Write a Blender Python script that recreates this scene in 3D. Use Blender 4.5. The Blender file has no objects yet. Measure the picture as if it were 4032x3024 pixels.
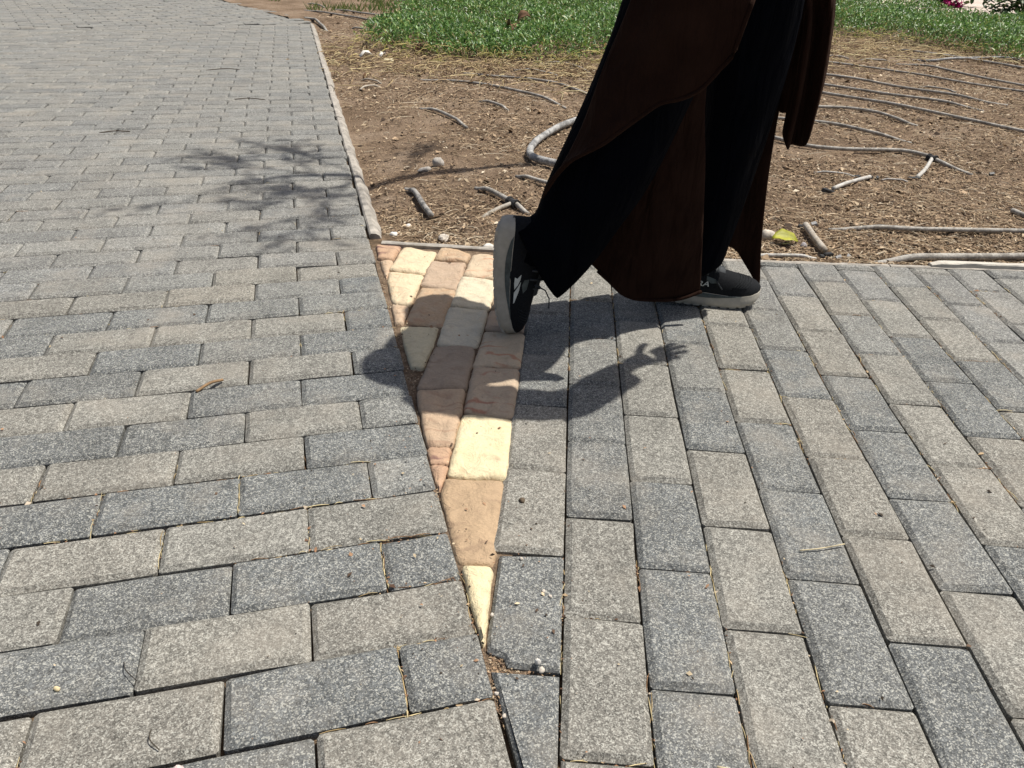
import bpy, math, random
import numpy as np
from mathutils import Vector, Matrix
from mathutils.bvhtree import BVHTree
from mathutils.geometry import delaunay_2d_cdt

random.seed(7); rng = np.random.default_rng(7)
scn = bpy.context.scene
COL = scn.collection

# ---------------------------------------------------------------- camera
cam_d = bpy.data.cameras.new('camera'); cam = bpy.data.objects.new('camera', cam_d); COL.objects.link(cam)
cam_d.sensor_fit = 'HORIZONTAL'; cam_d.sensor_width = 36.0; cam_d.lens = 3022.9/4032*36
cam_d.clip_start = 0.05; cam_d.clip_end = 2000
PITCH, ROLL, HEIGHT = math.radians(30.4767), math.radians(1.9348), 0.7713
cam.matrix_world = Matrix.Translation((0, 0, HEIGHT)) @ Matrix.Rotation(math.pi/2-PITCH, 4, 'X') @ Matrix.Rotation(ROLL, 4, 'Z')
scn.camera = cam

# ---------------------------------------------------------------- daylight
SA, SB = 0.44, 0.18                       # horizontal run of the sunlight per metre of drop
sun_vec = Vector((SA, SB, 1)).normalized()
SUN_EL = math.asin(sun_vec.z); SUN_AZ = math.atan2(SA, SB)
w = bpy.data.worlds.new('World'); scn.world = w; w.use_nodes = True
nt = w.node_tree; nt.nodes.clear()
sky = nt.nodes.new('ShaderNodeTexSky'); sky.sky_type = 'NISHITA'; sky.sun_disc = False
sky.sun_elevation = SUN_EL; sky.sun_rotation = SUN_AZ; sky.air_density = 1.0; sky.dust_density = 3.5; sky.ozone_density = 0.6
bg = nt.nodes.new('ShaderNodeBackground'); bg.inputs['Strength'].default_value = 0.07
wo = nt.nodes.new('ShaderNodeOutputWorld')
nt.links.new(sky.outputs[0], bg.inputs[0]); nt.links.new(bg.outputs[0], wo.inputs[0])
sl = bpy.data.lights.new('sun', 'SUN'); sl.energy = 4.6; sl.angle = math.radians(0.53); sl.color = (1.0, 0.955, 0.88)
so = bpy.data.objects.new('sun', sl); COL.objects.link(so)
so.rotation_euler = sun_vec.to_track_quat('Z', 'Y').to_euler(); so.location = (3, 2, 8)
scn.view_settings.view_transform = 'Standard'; scn.view_settings.look = 'None'
scn.view_settings.gamma = 1.0; scn.view_settings.exposure = 0.17; scn.view_settings.use_curve_mapping = False
scn.cycles.max_bounces = 6

# ---------------------------------------------------------------- helpers
def link(o, parent=None):
    COL.objects.link(o)
    if parent is not None: o.parent = parent
    return o
def obj(name, me, mat=None, parent=None, smooth=False):
    o = bpy.data.objects.new(name, me); link(o, parent)
    if mat is not None and len(me.materials) == 0: me.materials.append(mat)
    if smooth: me.polygons.foreach_set('use_smooth', [True]*len(me.polygons))
    return o
def tag(o, label, cat, group=None):
    o['label'] = label; o['category'] = cat
    if group: o['group'] = group
    return o
def struct(o, label=None):
    o['kind'] = 'structure'
    if label: o['label'] = label
    return o
def stuff(o, label=None, cat=None):
    o['kind'] = 'stuff'
    if label: o['label'] = label
    if cat: o['category'] = cat
    return o
def mesh(name, v, f):
    me = bpy.data.meshes.new(name); me.from_pydata([tuple(map(float, p)) for p in v], [], f); me.update(); return me
def fast_mesh(name, V, F, cols=None):
    """V (n,3) float, F (m,k) int with k = 3 or 4, optional vertex colours (n,3)."""
    V = np.asarray(V, np.float32); F = np.asarray(F, np.int32); k = F.shape[1]
    me = bpy.data.meshes.new(name)
    me.vertices.add(len(V)); me.vertices.foreach_set('co', V.ravel())
    me.loops.add(F.size); me.loops.foreach_set('vertex_index', F.ravel())
    me.polygons.add(len(F)); me.polygons.foreach_set('loop_start', np.arange(0, F.size, k, dtype=np.int32))
    me.update(calc_edges=True)
    if cols is not None:
        a = me.color_attributes.new('col', 'FLOAT_COLOR', 'POINT')
        c = np.ones((len(V), 4), np.float32); c[:, :3] = cols
        a.data.foreach_set('color', c.ravel())
    return me
def hash2(i, j, s):
    h = np.sin(i*127.1 + j*311.7 + s*74.7)*43758.5453
    return h - np.floor(h)
def vnoise(x, y, s=0):
    x = np.asarray(x, float); y = np.asarray(y, float)
    i, j = np.floor(x), np.floor(y); fx, fy = x-i, y-j
    fx = fx*fx*(3-2*fx); fy = fy*fy*(3-2*fy)
    a, b, c, d = hash2(i, j, s), hash2(i+1, j, s), hash2(i, j+1, s), hash2(i+1, j+1, s)
    return (a*(1-fx)+b*fx)*(1-fy) + (c*(1-fx)+d*fx)*fy - 0.5
def catmull(P, n):
    P = [np.array(p, float) for p in P]; P = [2*P[0]-P[1]] + P + [2*P[-1]-P[-2]]
    out = []
    for k in range(1, len(P)-2):
        p0, p1, p2, p3 = P[k-1:k+3]
        for i in range(n):
            t = i/n
            out.append(.5*((2*p1)+(-p0+p2)*t+(2*p0-5*p1+4*p2-p3)*t*t+(-p0+3*p1-3*p2+p3)*t**3))
    out.append(P[-2]); return np.array(out)
def loft(rings, closed=True, cap=True):
    """rings: list of equal-length point lists -> verts, faces"""
    n = len(rings[0]); V = [p for r in rings for p in r]; F = []
    for i in range(len(rings)-1):
        for j in range(n if closed else n-1):
            k = (j+1) % n
            F.append((i*n+j, i*n+k, (i+1)*n+k, (i+1)*n+j))
    if cap and closed:
        F.append(tuple(range(n))[::-1]); F.append(tuple(range((len(rings)-1)*n, len(rings)*n)))
    return V, F
def tube(path, rad, sides=8):
    """verts, faces of a tube along a polyline with a radius per point"""
    path = np.asarray(path, float); rad = np.broadcast_to(rad, (len(path),))
    rings = []
    for i, p in enumerate(path):
        t = path[min(i+1, len(path)-1)]-path[max(i-1, 0)]; t = t/(np.linalg.norm(t)+1e-9)
        up = np.array([0, 0, 1.]) if abs(t[2]) < .95 else np.array([1., 0, 0])
        a = np.cross(t, up); a /= np.linalg.norm(a); b = np.cross(a, t)
        rings.append([p+rad[i]*(a*math.cos(q)+b*math.sin(q)) for q in np.linspace(0, 2*math.pi, sides, endpoint=False)])
    return loft(rings)
def join(parts):
    V, F = [], []
    for v, f in parts:
        o = len(V); V += list(v); F += [tuple(i+o for i in q) for q in f]
    return V, F

# ---------------------------------------------------------------- materials
def new_mat(name):
    m = bpy.data.materials.new(name); m.use_nodes = True; t = m.node_tree
    return m, t, t.nodes['Principled BSDF']
def N(t, typ, **kw):
    n = t.nodes.new(typ)
    for k, v in kw.items():
        if k in n.inputs.keys(): n.inputs[k].default_value = v
        else: setattr(n, k, v)
    return n
def ramp(t, stops, src, interp='LINEAR'):
    r = t.nodes.new('ShaderNodeValToRGB'); r.color_ramp.interpolation = interp
    e = r.color_ramp.elements
    while len(e) < len(stops): e.new(0.5)
    for q, (p, c) in zip(e, stops):
        q.position = p; q.color = (c, c, c, 1) if isinstance(c, (int, float)) else (*c, 1)
    t.links.new(src, r.inputs[0]); return r.outputs[0]
def mul(t, a, b, fac=1.0, mode='MULTIPLY'):
    m = t.nodes.new('ShaderNodeMix'); m.data_type = 'RGBA'; m.blend_type = mode
    if isinstance(fac, (int, float)): m.inputs[0].default_value = fac
    else: t.links.new(fac, m.inputs[0])
    for s, v in ((6, a), (7, b)):
        if isinstance(v, tuple): m.inputs[s].default_value = (*v, 1)
        else: t.links.new(v, m.inputs[s])
    return m.outputs[2]
def pos(t): return N(t, 'ShaderNodeNewGeometry').outputs['Position']
def noise(t, vec, scale, detail=4, rough=.55, dist=0):
    n = N(t, 'ShaderNodeTexNoise', Scale=scale, Detail=detail, Roughness=rough, Distortion=dist)
    t.links.new(vec, n.inputs['Vector']); return n.outputs['Fac']
def bump(t, bs, h, strength, dist):
    b = N(t, 'ShaderNodeBump', Strength=strength, Distance=dist)
    t.links.new(h, b.inputs['Height']); t.links.new(b.outputs[0], bs.inputs['Normal'])

def paver_material(name, vertex):
    m, t, bs = new_mat(name); p = pos(t)
    if vertex: c = N(t, 'ShaderNodeVertexColor', layer_name='col').outputs[0]
    else: c = N(t, 'ShaderNodeObjectInfo').outputs['Color']
    v = N(t, 'ShaderNodeTexVoronoi', Scale=680.0); t.links.new(p, v.inputs['Vector'])
    sp = N(t, 'ShaderNodeSeparateColor'); t.links.new(v.outputs['Color'], sp.inputs[0])
    g = ramp(t, [(0, .42), (.3, .70), (.55, .92), (.85, 1.12), (1, 1.2)], sp.outputs[0])
    c = mul(t, c, g)
    c = mul(t, c, (.41, .405, .36), ramp(t, [(.74, 0.0), (.82, .75)], sp.outputs[0]), 'MIX')
    v2 = N(t, 'ShaderNodeTexVoronoi', Scale=230.0); t.links.new(p, v2.inputs['Vector'])
    sp2 = N(t, 'ShaderNodeSeparateColor'); t.links.new(v2.outputs['Color'], sp2.inputs[0])
    c = mul(t, c, ramp(t, [(0, .72), (.5, 1), (1, 1.25)], sp2.outputs[1]))
    c = mul(t, c, ramp(t, [(.25, .76), (.5, 1.0), (.75, 1.17)], noise(t, p, 8, 6, .65)))
    # dusty, sandy film lying in patches
    d = ramp(t, [(.5, 0.0), (.72, .45)], noise(t, p, 5.5, 6, .65))
    c = mul(t, c, (.37, .335, .28), d, 'MIX')
    # a few dark drips
    s = ramp(t, [(.70, 0.0), (.76, .45)], noise(t, p, 21, 3, .5))
    c = mul(t, c, (.13, .12, .105), s, 'MIX')
    t.links.new(c, bs.inputs['Base Color'])
    bs.inputs['Roughness'].default_value = .85; bs.inputs['Specular IOR Level'].default_value = .25
    h = N(t, 'ShaderNodeMath', operation='ADD')
    t.links.new(sp.outputs[1], h.inputs[0])
    k = N(t, 'ShaderNodeMath', operation='MULTIPLY'); k.inputs[1].default_value = 2.0
    t.links.new(noise(t, p, 330, 3, .6), k.inputs[0]); t.links.new(k.outputs[0], h.inputs[1])
    bump(t, bs, h.outputs[0], .55, .0011)
    return m
M_PAVER = paver_material('concrete_paver', False)
M_PAVER_V = paver_material('concrete_paver_far', True)

def earth_material(name, a, b, c3, sc, bdist, fine=260):
    m, t, bs = new_mat(name); p = pos(t)
    n1 = noise(t, p, sc, 7, .65); n2 = noise(t, p, fine, 4, .7)
    c = ramp(t, [(.3, a), (.52, b), (.72, c3)], n1)
    c = mul(t, c, ramp(t, [(.25, .45), (.5, .95), (.75, 1.5)], n2))
    t.links.new(c, bs.inputs['Base Color']); bs.inputs['Roughness'].default_value = .95
    bs.inputs['Specular IOR Level'].default_value = .1
    h = N(t, 'ShaderNodeMath', operation='ADD'); t.links.new(noise(t, p, fine*.35, 6, .7), h.inputs[0]); t.links.new(n2, h.inputs[1])
    bump(t, bs, h.outputs[0], .8, bdist)
    return m
M_BED = earth_material('joint_dirt', (.05, .035, .025), (.12, .085, .055), (.24, .17, .11), 30, .004)
M_SOIL = earth_material('garden_soil', (.17, .118, .077), (.275, .198, .135), (.38, .29, .21), 3.2, .018, 150)
M_GROUND = earth_material('far_ground', (.30, .23, .17), (.38, .30, .23), (.44, .36, .28), .6, .01, 40)
M_PATH = earth_material('pale_path', (.52, .44, .37), (.60, .51, .44), (.66, .57, .50), 1.5, .002, 60)

def plain(name, col, rough=.8, nscale=60, lo=.7, hi=1.3, bd=0.0, spec=.3, bscale=None, dist=0):
    m, t, bs = new_mat(name); p = pos(t)
    n = noise(t, p, nscale, 5, .6, dist)
    c = mul(t, col, ramp(t, [(.3, lo), (.7, hi)], n)); t.links.new(c, bs.inputs['Base Color'])
    bs.inputs['Roughness'].default_value = rough; bs.inputs['Specular IOR Level'].default_value = spec
    if bd: bump(t, bs, noise(t, p, bscale or nscale*3, 5, .6), .7, bd)
    return m
def vcol(name, rough=.7, spec=.3, trans=0.0, nscale=80):
    m, t, bs = new_mat(name); c = N(t, 'ShaderNodeVertexColor', layer_name='col').outputs[0]
    c = mul(t, c, ramp(t, [(.3, .75), (.7, 1.25)], noise(t, pos(t), nscale, 3)))
    t.links.new(c, bs.inputs['Base Color']); bs.inputs['Roughness'].default_value = rough
    bs.inputs['Specular IOR Level'].default_value = spec
    if trans:
        tr = N(t, 'ShaderNodeBsdfTranslucent'); t.links.new(c, tr.inputs[0])
        mx = N(t, 'ShaderNodeMixShader'); mx.inputs[0].default_value = trans
        t.links.new(bs.outputs[0], mx.inputs[1]); t.links.new(tr.outputs[0], mx.inputs[2])
        t.links.new(mx.outputs[0], t.nodes['Material Output'].inputs[0])
    return m
def stone_material(name, base, vein, amt, alt):
    """soft sandstone: cloudy base, swirled mineral veins, sandy worn patches"""
    m, t, bs = new_mat(name); p = pos(t)
    cl = noise(t, p, 22, 6, .6, .6)
    c = mul(t, base, alt, ramp(t, [(.35, 0.0), (.7, 1.0)], cl), 'MIX')
    wv = N(t, 'ShaderNodeTexWave', wave_type='RINGS', Scale=9.0, Distortion=13.0, Detail=3.0); wv.inputs['Detail Scale'].default_value = 1.1
    t.links.new(p, wv.inputs['Vector'])
    v = ramp(t, [(.72, 0.0), (.97, 1.0)], wv.outputs['Fac'])
    msk = ramp(t, [(.46, 0.0), (.6, amt)], noise(t, p, 11, 4, .6, .4))
    vm = N(t, 'ShaderNodeMath', operation='MULTIPLY'); t.links.new(v, vm.inputs[0]); t.links.new(msk, vm.inputs[1])
    c = mul(t, c, vein, vm.outputs[0], 'MIX')
    c = mul(t, c, ramp(t, [(.3, .88), (.7, 1.08)], noise(t, p, 240, 4, .65)))
    c = mul(t, c, (.30, .21, .14), ramp(t, [(.58, 0.0), (.76, .55)], noise(t, p, 30, 6, .68)), 'MIX')
    t.links.new(c, bs.inputs['Base Color']); bs.inputs['Roughness'].default_value = .75; bs.inputs['Specular IOR Level'].default_value = .25
    h = N(t, 'ShaderNodeMath', operation='ADD'); t.links.new(noise(t, p, 38, 6, .6, .8), h.inputs[0])
    k = N(t, 'ShaderNodeMath', operation='MULTIPLY'); k.inputs[1].default_value = .12; t.links.new(noise(t, p, 420, 3), k.inputs[0]); t.links.new(k.outputs[0], h.inputs[1])
    bump(t, bs, h.outputs[0], .75, .010)
    return m
STONE = dict(
 cream=stone_material('cream_sandstone', (0.722, 0.586, 0.392), (0.611, 0.394, 0.234), .4, (0.649, 0.541, 0.376)),
 yellow=stone_material('yellow_sandstone', (0.760, 0.633, 0.392), (0.667, 0.476, 0.268), .25, (0.741, 0.642, 0.426)),
 white=stone_material('white_sandstone', (0.704, 0.614, 0.443), (0.482, 0.366, 0.250), .35, (0.611, 0.541, 0.409)),
 grey=stone_material('greyish_sandstone', (0.611, 0.559, 0.443), (0.389, 0.338, 0.268), .35, (0.649, 0.569, 0.418)),
 pink=stone_material('pink_sandstone', (0.557, 0.405, 0.273), (0.426, 0.243, 0.156), .5, (0.524, 0.413, 0.296)),
 rose=stone_material('rose_sandstone', (0.467, 0.349, 0.247), (0.344, 0.219, 0.156), .4, (0.508, 0.389, 0.285)),
 tan=stone_material('tan_sandstone', (0.517, 0.364, 0.229), (0.410, 0.227, 0.133), .6, (0.491, 0.381, 0.267)),
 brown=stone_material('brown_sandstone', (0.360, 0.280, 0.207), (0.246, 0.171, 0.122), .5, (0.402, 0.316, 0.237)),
 green=stone_material('greenish_sandstone', (0.611, 0.531, 0.359), (0.464, 0.403, 0.250), .3, (0.649, 0.569, 0.392)),
 veined=stone_material('red_veined_sandstone', (0.630, 0.495, 0.343), (0.509, 0.238, 0.142), .8, (0.556, 0.449, 0.318)),
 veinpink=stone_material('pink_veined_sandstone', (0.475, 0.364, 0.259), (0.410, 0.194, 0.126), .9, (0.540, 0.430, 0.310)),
 pinktan=stone_material('pinkish_tan_sandstone', (0.524, 0.381, 0.259), (0.369, 0.235, 0.156), .6, (0.475, 0.356, 0.247)),
 swirl=stone_material('purple_swirl_sandstone', (0.540, 0.364, 0.237), (0.197, 0.106, 0.092), 1.0, (0.475, 0.308, 0.207)),
 sand=stone_material('sandy_brown_sandstone', (0.475, 0.341, 0.214), (0.295, 0.202, 0.133), .6, (0.426, 0.304, 0.192)))
M_KERB = plain('kerb_concrete', (.39, .36, .315), .9, 30, .62, 1.25, .004, .2, 90)
M_STRAW = vcol('dry_plant_litter', .85, .15)
M_LEAF = vcol('ground_cover_leaf', .40, .45, .25)
M_HOSE = None
def hose_material(name, a, b):
    m, t, bs = new_mat(name); p = pos(t)
    c = mul(t, a, b, ramp(t, [(.44, 0.0), (.58, 1.0)], noise(t, p, 28, 6, .68)), 'MIX')
    c = mul(t, c, ramp(t, [(.3, .7), (.7, 1.25)], noise(t, p, 160, 4)))
    t.links.new(c, bs.inputs['Base Color']); bs.inputs['Roughness'].default_value = .7; bs.inputs['Specular IOR Level'].default_value = .25
    bump(t, bs, noise(t, p, 220, 4), .4, .002)
    return m
M_HOSE = hose_material('weathered_hose', (.44, .415, .37), (.26, .24, .21))
M_HOSE_GREY = hose_material('grey_hose', (.42, .415, .40), (.20, .20, .195))
M_BLACKPL = plain('black_plastic', (.035, .035, .035), .5, 90, .6, 1.6)
def cloth(name, col, sheen=.3, scol=(.5, .4, .35)):
    m, t, bs = new_mat(name); p = pos(t)
    c = mul(t, col, ramp(t, [(.3, .75), (.7, 1.25)], noise(t, p, 14, 4))); t.links.new(c, bs.inputs['Base Color'])
    bs.inputs['Roughness'].default_value = .85; bs.inputs['Specular IOR Level'].default_value = .04
    bs.inputs['Sheen Weight'].default_value = sheen; bs.inputs['Sheen Roughness'].default_value = .4
    bs.inputs['Sheen Tint'].default_value = (*scol, 1)
    h = N(t, 'ShaderNodeMath', operation='ADD'); st = N(t, 'ShaderNodeMapping'); st.inputs['Scale'].default_value = (1.0, 1.0, .22); t.links.new(p, st.inputs[0])
    t.links.new(noise(t, st.outputs[0], 26, 3, .5, .5), h.inputs[0])
    k = N(t, 'ShaderNodeMath', operation='MULTIPLY'); k.inputs[1].default_value = .02; t.links.new(noise(t, p, 900, 2), k.inputs[0]); t.links.new(k.outputs[0], h.inputs[1])
    bump(t, bs, h.outputs[0], .8, .03)
    return m
M_ROBE = cloth('dark_brown_velvet', (.020, .0098, .0068), .05, (.5, .3, .2))
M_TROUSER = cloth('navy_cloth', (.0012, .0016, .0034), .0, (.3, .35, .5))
M_SKIN = plain('skin', (.45, .28, .20), .5, 40, .92, 1.08)
M_HAIR = plain('dark_hair', (.02, .015, .012), .5, 60)
M_SOLE = plain('sole_foam', (.43, .40, .34), .7, 45, .82, 1.12, .001, .3, 200)
M_SOLE_DK = plain('dark_midsole_band', (.075, .09, .088), .6, 90, .7, 1.3)
M_UPPER = plain('black_knit', (.008, .009, .011), .85, 300, .6, 1.5, .0015, .2, 700)
M_CAP = plain('ribbed_toe_knit', (.014, .016, .018), .85, 300, .6, 1.5, .0015, .2, 500)
M_LOGO = plain('pale_print', (.62, .64, .60), .6, 90, .9, 1.05)
M_LACE = plain('dark_lace', (.05, .055, .06), .7, 90)
M_BARK = plain('grey_bark', (.16, .125, .095), .9, 22, .55, 1.4, .01, .1, 60)
M_PEBBLE = plain('pale_pebble', (.60, .54, .46), .8, 70, .8, 1.15, .002)
M_PEBBLE_G = plain('greyish_pebble', (.42, .39, .35), .85, 70, .75, 1.2, .002)

# ---------------------------------------------------------------- surveyed positions (metres)
STONES=[
('swirl',[(-0.397,2.065),(-0.325,2.064),(-0.334,1.958),(-0.374,1.961)]),
('cream',[(-0.321,2.062),(-0.221,2.035),(-0.235,1.863),(-0.332,1.878)]),
('pink',[(-0.369,1.948),(-0.33,1.949),(-0.33,1.827)]),
('cream',[(-0.332,1.87),(-0.237,1.86),(-0.249,1.669),(-0.294,1.685),(-0.326,1.809)]),
('pink',[(-0.293,1.669),(-0.25,1.661),(-0.252,1.571),(-0.27,1.568)]),
('tan',[(-0.213,2.052),(-0.166,2.046),(-0.127,2.017),(-0.133,1.959),(-0.224,1.967)]),
('rose',[(-0.232,1.959),(-0.134,1.953),(-0.143,1.763),(-0.24,1.785)]),
('tan',[(-0.234,1.769),(-0.144,1.753),(-0.159,1.564),(-0.25,1.578)]),
('veined',[(-0.121,2.012),(-0.031,2.01),(-0.043,1.845),(-0.138,1.856)]),
('white',[(-0.142,1.848),(-0.043,1.84),(-0.06,1.658),(-0.153,1.662)]),
('grey',[(-0.156,1.655),(-0.062,1.651),(-0.076,1.47),(-0.166,1.471)]),
('cream',[(-0.026,2.009),(0.054,2.008),(0.045,1.82),(-0.04,1.825)]),
('tan',[(-0.042,1.818),(0.044,1.812),(0.035,1.66),(-0.057,1.657)]),
('rose',[(-0.059,1.649),(0.034,1.651),(0.028,1.542),(-0.067,1.558)]),
('veined',[(-0.065,1.552),(0.028,1.533),(0.016,1.377),(-0.082,1.379)]),
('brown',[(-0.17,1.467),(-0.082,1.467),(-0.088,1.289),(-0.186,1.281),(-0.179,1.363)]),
('green',[(-0.261,1.567),(-0.167,1.567),(-0.182,1.364),(-0.208,1.366)]),
('veinpink',[(-0.08,1.375),(0.015,1.371),(0.006,1.192),(-0.089,1.204)]),
('pinktan',[(-0.186,1.276),(-0.089,1.285),(-0.097,1.092),(-0.144,1.089)]),
('swirl',[(-0.144,1.091),(-0.101,1.091),(-0.101,1.042),(-0.133,1.044)]),
('swirl',[(-0.133,1.041),(-0.101,1.039),(-0.107,0.989),(-0.11,0.968),(-0.122,1.007)]),
('yellow',[(-0.092,1.199),(0.005,1.19),(-0.005,1.004),(-0.101,1.006)]),
('sand',[(-0.107,1.0),(-0.007,1.0),(-0.016,0.807),(-0.07,0.81),(-0.107,0.963)]),
('yellow',[(-0.062,0.802),(-0.018,0.803),(-0.023,0.671),(-0.026,0.665)]),
]
CHIPPED= [(-0.011, 0.83), (0.085, 0.831), (0.072, 0.627), (0.005, 0.633), (-0.0, 0.646), (-0.021, 0.656), (-0.022, 0.677)]
CUT= [(-0.01, 0.629), (0.071, 0.625), (0.066, 0.502), (0.021, 0.501)]
HOSES={
'a1':[(-0.629,4.917),(-0.38,4.802),(-0.149,4.665),(0.027,4.503),(0.15,4.322),(0.234,4.16)],
'a2':[(-0.37,5.179),(-0.164,5.089),(0.055,5.001),(0.21,4.866),(0.318,4.679),(0.388,4.547),(0.467,4.378)],
'a3':[(-0.054,5.408),(0.057,5.386),(0.136,5.32),(0.248,5.146)],
'a4':[(0.101,5.758),(0.229,5.765),(0.342,5.668),(0.452,5.434)],
'a5':[(-0.224,4.255),(-0.148,4.183),(-0.066,4.049)],
'a6':[(-0.512,4.027),(-0.428,3.956),(-0.349,3.84),(-0.25,3.684)],
'loop':[(0.449,4.009),(0.284,3.802),(0.168,3.635),(0.081,3.425),(0.044,3.241),(0.046,3.09),(0.081,2.99),(0.139,2.93),(0.23,2.909)],
'a7':[(-0.011,2.816),(0.056,2.764),(0.163,2.68)],
'a8':[(-0.399,2.689),(-0.355,2.601),(-0.313,2.467),(-0.273,2.352)],
'a9':[(-0.152,2.671),(-0.092,2.595),(-0.033,2.515),(0.036,2.424)],
'a9b':[(-0.017,2.483),(-0.071,2.436),(-0.118,2.384)],
'f1':[(-2.303,8.88),(-1.983,8.527),(-1.636,8.171),(-1.381,7.892),(-1.174,7.752)],
'f2':[(-2.036,9.133),(-1.808,8.816),(-1.606,8.581),(-1.357,8.378),(-1.106,8.202)],
'f3':[(-2.097,8.057),(-1.996,8.002),(-1.846,7.668),(-1.737,7.401)],
'f4':[(-1.523,7.444),(-1.375,7.303)],
'f5':[(-1.615,10.5),(-1.357,10.254),(-1.093,10.367),(-0.823,10.027)],
'f6':[(-1.028,9.109),(-0.902,9.343),(-0.754,9.596)],
'f7':[(-2.442,9.574),(-2.204,9.361)],
'k1':[(-0.963,4.876),(-0.895,4.806),(-0.817,4.714)],
'k2':[(-0.9,4.494),(-0.862,4.566),(-0.809,4.612)],
'b1':[(3.06,7.33),(3.185,7.186),(3.357,6.898),(3.541,6.54),(3.746,6.206),(3.822,6.072)],
'b2':[(3.033,6.517),(3.231,6.468),(3.568,6.594),(3.837,6.706),(3.918,6.514),(3.948,6.312)],
'b3':[(2.809,6.26),(2.997,6.161),(3.129,5.843),(3.321,5.444),(3.37,5.352)],
'b3b':[(2.575,6.361),(2.674,6.338),(2.795,6.338)],
'b4':[(2.199,6.12),(2.399,6.027),(2.636,5.856),(2.815,5.7),(2.992,5.447),(3.177,5.187),(3.226,5.103)],
'b5':[(1.984,5.467),(2.2,5.356),(2.377,5.096),(2.554,4.89),(2.662,4.688),(2.763,4.612)],
'b6':[(1.852,5.134),(2.045,4.941),(2.198,4.796),(2.344,4.658),(2.455,4.513),(2.521,4.412)],
'b7':[(1.73,4.823),(1.927,4.627),(2.057,4.455),(2.202,4.243),(2.347,4.072),(2.477,3.931),(2.523,3.881)],
'b8':[(1.578,4.382),(1.753,4.364),(1.873,4.28),(1.934,4.155),(2.001,4.038)],
'b9':[(1.268,4.056),(1.458,3.953),(1.563,3.881),(1.658,3.77),(1.75,3.71),(1.813,3.666)],
'b10':[(1.136,3.602),(1.246,3.467),(1.365,3.429),(1.517,3.425),(1.673,3.431),(1.751,3.364),(1.764,3.327),(1.804,3.254),(1.846,3.163)],
'b10b':[(1.753,3.32),(1.66,3.18),(1.561,3.035)],
'b11':[(1.151,2.806),(1.242,2.898),(1.36,2.998)],
'b11b':[(1.154,3.035),(1.233,3.025),(1.313,3.017)],
'b11c':[(1.41,3.004),(1.455,2.997),(1.507,2.991)],
'b12':[(0.903,2.343),(0.892,2.222),(0.886,2.118)],
'b13':[(0.986,2.359),(1.107,2.355),(1.192,2.359),(1.361,2.364),(1.607,2.372),(1.673,2.374)],
'b14':[(1.02,2.075),(1.106,2.09),(1.239,2.105),(1.474,2.133),(1.54,2.144)],
'b15':[(0.656,2.08),(0.778,2.087),(0.859,2.087)],
'b16':[(1.691,2.596),(1.706,2.55),(1.733,2.507)],
'b17':[(2.547,5.257),(2.641,5.191),(2.707,5.097)],
'b18':[(2.307,6.489),(2.427,6.479),(2.524,6.444)],
}

# ---------------------------------------------------------------- measured layout (metres on the ground)
LEFT_A, LEFT_O = 0.2681, np.array([-0.5002, 0.4545]); LP, LR = 0.2042, 0.1000      # left paving: pitch along / across the rows
RIGHT_A, RIGHT_O = -0.0579, np.array([0.0894, 0.9223]); RP, RR = 0.1046, 0.2038     # right paving: column width / paver length
LU = np.array([math.cos(LEFT_A), math.sin(LEFT_A)]); LW = np.array([-math.sin(LEFT_A), math.cos(LEFT_A)])
RU = np.array([math.cos(RIGHT_A), math.sin(RIGHT_A)]); RV = -np.array([-math.sin(RIGHT_A), math.cos(RIGHT_A)])
def Lxy(u, wv): return LEFT_O + LU*u + LW*wv
def Rxy(u, v): return RIGHT_O + RU*u + RV*v
U_END = 2.5*LP                                             # right-hand end of every row of the left paving
EDGE_Y = 2.035
def edge_y(x): return float(np.interp(x, [-.4, .1, .7, 4], [2.078, 2.046, 2.036, 2.040]))   # line of the edging
#                                            # where the right paving meets the garden soil
W_KERB0 = 1.615; KINK = np.array([-1.903, 7.701]); W_KINK = float((KINK-LEFT_O) @ LW)
def kerb_x(y):                                             # x of the soil-side face of the kerb at depth y
    q = Lxy(U_END+.052, 0); return q[0] - (y-q[1])*math.tan(LEFT_A)
def soil_z(x, y):
    x = np.asarray(x, float); y = np.asarray(y, float)
    z = -.016 + .030*vnoise(x*1.1, y*1.1, 1) + .020*vnoise(x*3.1, y*3.1, 2) + .009*vnoise(x*9, y*9, 3) + .006*vnoise(x*27, y*27, 4)
    dk = np.clip((x-kerb_x(y))/.35, 0, 1); z = z - .03*(1-dk)*(y < 8)
    de = np.clip((y-EDGE_Y)/.25, 0, 1); z = z*de + (-.012+.004*vnoise(x*20, y*20, 5))*(1-de)
    return z + .010*np.clip((y-4), 0, 3)/3

# ---------------------------------------------------------------- ground sheets
g = obj('ground', mesh('ground', [(-400, -200, -.16), (400, -200, -.16), (400, 700, -.16), (-400, 700, -.16)], [(0, 1, 2, 3)]), M_GROUND)
struct(g, 'sandy ground stretching away behind the garden')
nx, ny = 300, 330
ty = np.linspace(0, 1, ny); ys = EDGE_Y+.012 + 18*(ty**2.1)
X, Y = np.zeros((ny, nx)), np.zeros((ny, nx))
for i, y in enumerate(ys):
    far_l = KINK[0] - (y-KINK[1])*.73
    x0 = max(kerb_x(y)-.02, -.41) if y < 2.15 else (kerb_x(y)-.02 if y < KINK[1] else far_l-.1)
    x1 = 2.6 + (y-2)*1.15
    X[i] = np.linspace(x0, x1, nx); Y[i] = y
Z = soil_z(X, Y)
idx = np.arange(nx*ny).reshape(ny, nx)
F = np.stack([idx[:-1, :-1], idx[:-1, 1:], idx[1:, 1:], idx[1:, :-1]], -1).reshape(-1, 4)
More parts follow.
